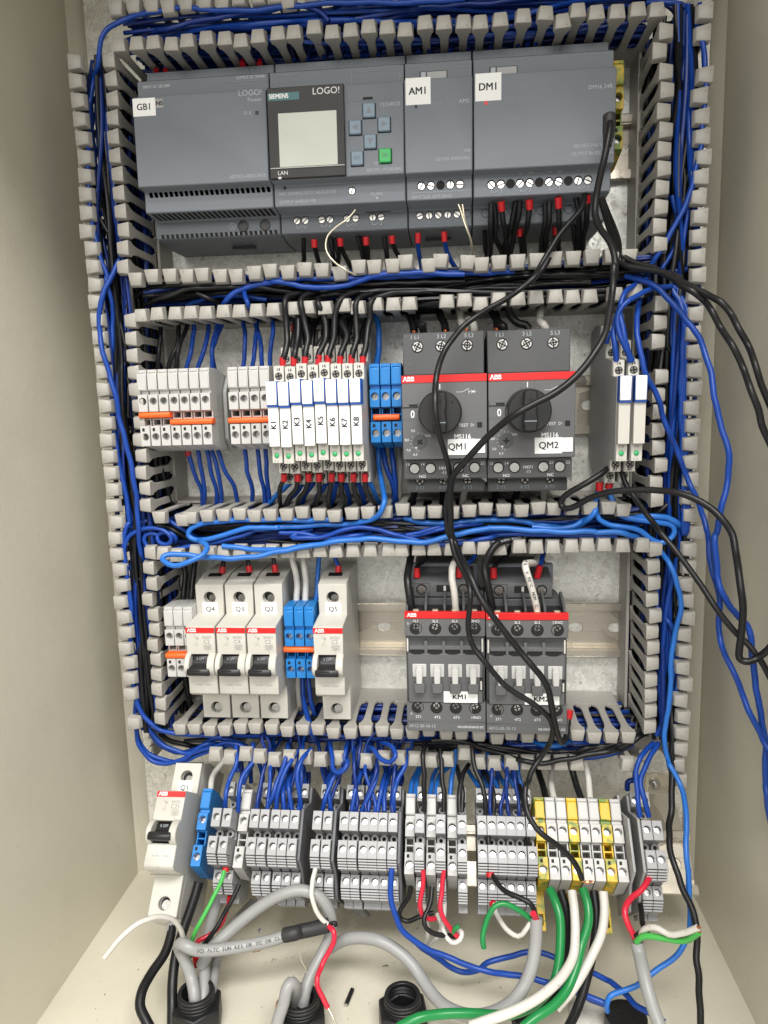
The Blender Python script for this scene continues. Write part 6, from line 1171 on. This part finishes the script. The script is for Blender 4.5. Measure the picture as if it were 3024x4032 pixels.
wire('O', "1040 1540 104, 1150 1625 100, 1300 1735 96, 1430 1795 96, 1560 1790 98, Q 640 1735 98, Q 760 1690 96, Q 970 1648 92, Q 1110 1665 92, Q 1200 1700 94, Q 1330 1760 98, Q 1480 1820 102, Q 1600 1870 106, R 430 1880 108, R 520 1960 114, R 620 2070 122, R 720 2120 126, R 850 2200 130", 1.55, BLU, "second blue wire crossing the first one over the floor", GW)
wire('R', "150 1965 104, 250 2010 110, 330 2045 116, 400 2070 120", 1.55, BLU, "short blue wire ending at the black two-hole grommet", GW)
wire('Q', "672 1035 98, 705 1085 102, 785 1165 108, 900 1225 112, 975 1268 114, 1012 1330 114, 1022 1380 113", 1.4, BLK, "thin black core from the grey block into the right grey cable", None, "658 1015 662 1050 97 98 2.2")
wire('Q', "610 1610 122, 602 1560 122, 612 1480 120, 635 1390 118, 690 1290 116, 760 1262 115, 840 1285 115, 920 1340 115, 990 1400 114", 1.45, "wire_green", "green core arching free out of the right grey cable", None)
wire('Q', "690 1270 92, 705 1330 98, 745 1410 106, 820 1490 112, 885 1522 114, 940 1470 115, 985 1400 114", 1.35, WHT, "white core looping from the grey block into the right grey cable", None, "675 1255 690 1282 90 92 2.1")
wire('Q', "1000 1342 117, 1022 1385 115", 1.7, "wire_red", "short red core end at the mouth of the right grey cable", None)
for s, r, m, lab in (("1130 1150 92, 1175 1250 98, 1215 1380 104, 1218 1550 110, 1195 1750 116, 1150 1900 122, 1020 2050 130, 850 2130 136, 500 2130 142, 250 2140 146, 80 2165 150, -60 2240 152", 2.45, "wire_green", "left thick green wire from the earth terminals sweeping left over the floor"), ("1390 1150 92, 1425 1260 98, 1430 1400 104, 1380 1580 110, 1345 1750 118, 1270 1930 126, 1150 2070 134, 1020 2160 140, 920 2240 144", 2.45, "wire_green", "right thick green wire from the earth terminals"), ("1215 1160 90, 1255 1290 94, 1272 1480 98, 1262 1680 102, 1225 1840 106, 1140 2010 114, 1000 2110 122, 850 2210 130", 2.4, BLK, "left thick black wire below the white terminals"), ("1303 1165 94, 1322 1320 102, 1332 1500 110, 1318 1680 118, 1230 1840 128, 1060 1985 138, 850 2105 146, 660 2180 150, 500 2230 152", 2.45, WHT, "left thick white wire sweeping over the floor in front"), ("1475 1160 90, 1492 1350 96, 1482 1550 102, 1452 1750 110, 1400 1950 120, 1340 2100 128, 1275 2240 136", 2.4, BLK, "right thick black wire below the white terminals"), ("1550 1165 94, 1562 1350 100, 1540 1510 106, 1460 1680 112, 1380 1820 118, 1280 1970 124, 1180 2090 128", 2.45, WHT, "right thick white wire passing behind the green one")):
    wire('Q', s, r, m, lab, "thick supply wires below the earth block", None, None, "wire", "wire", 12)
for s, r, m, lab in (("735 1035 94, 700 1110 100, 590 1215 106, 535 1310 112, 560 1430 116, 615 1540 117", 1.6, "wire_red", "red core bowing left from the right end terminals into the grey cable"), ("655 1270 90, 668 1370 98, 682 1450 106, 712 1495 110, 660 1492 116, 615 1530 119", 1.5, BLK, "black core from the right end terminals into the grey cable"), ("655 1520 118, 690 1465 120, 770 1455 124, 880 1508 128, 1000 1490 132, 1105 1455 136", 1.6, WHT, "white core sticking out right from the straight grey cable"), ("625 1565 120, 670 1525 122, 840 1538 126, 990 1552 130, 1060 1530 133, 1112 1490 136", 1.6, "wire_bright_green", "green core sticking out right from the straight grey cable")):
    wire('R', s, r, m, lab, None, None, "1105 1455 136, 1120 1448 136" if m == WHT else "1112 1490 136, 1120 1484 136" if "green" in m else None)

# ---------------------------------------------------------------- glands and small things on the enclosure floor
def gland(label, x, d, r=13.2, open_=False):
    t = thing("cable_gland", label, "cable gland", (x, d, ZF), 0, 0, "black cable glands")
    link("hex_nut", M().ring('z', (0, 0), r + 1.2, 8.6, 0, 13.6, 6, .3).mesh("hex_nut", "black_plastic", .8), t)
    q = M()
    for i in range(3): q.ring('z', (0, 0), 10.2, 8.2, 13.4 + i * 2.1, 14.7 + i * 2.1, 28); q.ring('z', (0, 0), 9.5, 8.2, 14.7 + i * 2.1, 15.5 + i * 2.1, 28)
    q.ring('z', (0, 0), 9.8, 7.6, 19.2, 20.6, 28)
    link("threaded_collar", q.mesh("threaded_collar", "black_plastic", .15), t)
    link("bore", M().cyl('z', (0, 0), 8.4, .3, 2, 24).mesh("bore", "hole_black"), t)
gland("black cable gland on the floor at the left holding three grey cables", -118, 125)
gland("black cable gland on the floor holding the hooked grey cable, second from the left", -59.5, 125)
gland("empty open black cable gland standing on the floor in the middle", -4.5, 120)
t = thing("grommet", "round black two-hole grommet on the floor at the right", "grommet", (114.2, 116, ZF))
q = M().cyl('z', (0, 0), 11.4, 0, 12.0, 36, 10.9); link("grommet_body", q.mesh("grommet_body", "black_plastic", .5), t)
for x, d in ((-3.2, -2.6), (3.4, 5.4), (-1.2, 8.0)): link("wire_hole", M().ring('z', (x, d), 2.3, 1.9, 11.9, 12.2, 16).cyl('z', (x, d), 1.95, 11.9, 12.06, 16).mesh("wire_hole", "hole_black"), t)
t = tag(link("blanking_plug", M().cyl('z', (0, 0), 10.5, 0, 1.6, 36, 10).mesh("blanking_plug", "beige_cream" if "beige_cream" in MATS else "wire_white", .3), None, (96.5, 104, ZF)), "flat round cream plug on the floor behind the black grommet", "plug")
a, b = pts('O', "575 1940 f1.3, 528 2055 f1.3")
t = thing("loose_pin", "small black pin with a bright tip lying loose on the enclosure floor", "pin")
link("pin_body", M().tube([a, b], 1.25, 10).mesh("pin_body", "black_plastic"), t); link("pin_tip", M().tube([b, [y + (y - x) * .08 for x, y in zip(a, b)]], .95, 10).mesh("pin_tip", "screw_metal"), t)
q = M(); rn = random.Random(4)
for i in range(9):
    x, d = rn.uniform(-185, 165), rn.uniform(40, 150); a = rn.uniform(0, 6.3); l = rn.uniform(1.5, 3.5); c = rn.uniform(-1, 1); q.cur = rn.choice((0, 0, 1, 2))
    q.tube(spline([(x, d, ZF + .4), (x + l * math.cos(a), d + l * math.sin(a), ZF + .5 + rn.random()), (x + l * 1.8 * math.cos(a + c), d + l * 1.8 * math.sin(a + c), ZF + .4)], 1), rn.choice((.14, .2, .3)), 5)
o = link("wire_clippings", q.mesh("wire_clippings", ["wire_black", "bare_copper", "wire_blue"], recalc=False)); o["kind"] = 'stuff'
# debris: dust grains and offcuts lying on the floor, nobody could count them
rn = random.Random(9); q = M()
for i in range(150):
    x, d = rn.uniform(-190, 175), rn.uniform(8, 150); s_ = rn.choice((.25, .3, .35, .5)); q.cur = rn.choice((0, 0, 0, 1))
    a = rn.uniform(0, 3.1); l = s_ * rn.choice((1, 1.4, 3)); q.tube([(x, d, ZF + s_ * .4), (x + l * math.cos(a), d + l * math.sin(a), ZF + s_ * .4)], s_ * .45, 5)
o = link("floor_debris", q.mesh("floor_debris", ["hole_black", "grey_ink"], recalc=False)); o["kind"] = 'stuff'
for s, m, lab in (("200 1985 f1, 212 1975, 225 1955, 228 1935", BLK, "tiny dark wire clipping on the floor right of the left gland"),): pass
wire('N', "1372 2100 f2, 1378 2050 f6, 1395 2020 f4", .4, "bare_copper", "tiny copper strand curl on the floor beside the second gland", None)

# ---------------------------------------------------------------- print that runs along wires
def run_print(o, s, start, h, m):
    """letters one behind another along the side of a cable that faces out of the enclosure"""
    P, r = WP[o["label"]]; L = [0]; eye = Vector((EYE[0], EYE[1] + 120, EYE[2] + 60))
    for i in range(1, len(P)): L.append(L[-1] + (P[i] - P[i - 1]).length)
    u = start
    for ch in s:
        if ch != ' ':
            i = min(range(len(L)), key=lambda k: abs(L[k] - u)); a, b = P[max(0, i - 1)], P[min(len(P) - 1, i + 1)]
            f = (u - L[i]); t_ = (b - a).normalized(); p = P[i] + t_ * f
            n_ = eye - p; n_ = (n_ - t_ * n_.dot(t_)).normalized(); c = p + n_ * (r + .12)
            bv = lambda v: Vector((v.x, -v.y, v.z))
            X, Y = bv(t_), -bv(n_); Z = X.cross(Y)
            e = Matrix((X, Y, Z)).transposed().to_euler()
            text(o, ch, c.x, c.z, c.y, h, m, bold=.03, up=tuple(e), name="printed_letter")
        u += h * (.95 if ch not in "I1." else .6)
run_print(o_pr, "(C) FLTC SUN RES OR ITC OR CL3", 50, 1.75, "ink")
run_print(o_wh, "600 V 90°C  NOM  C", 52, 1.6, "ink")
run_print(o_km, "105 SUPEREX VINIKOB"[::1], 18, 1.2, "pale_ink")
make_texts()
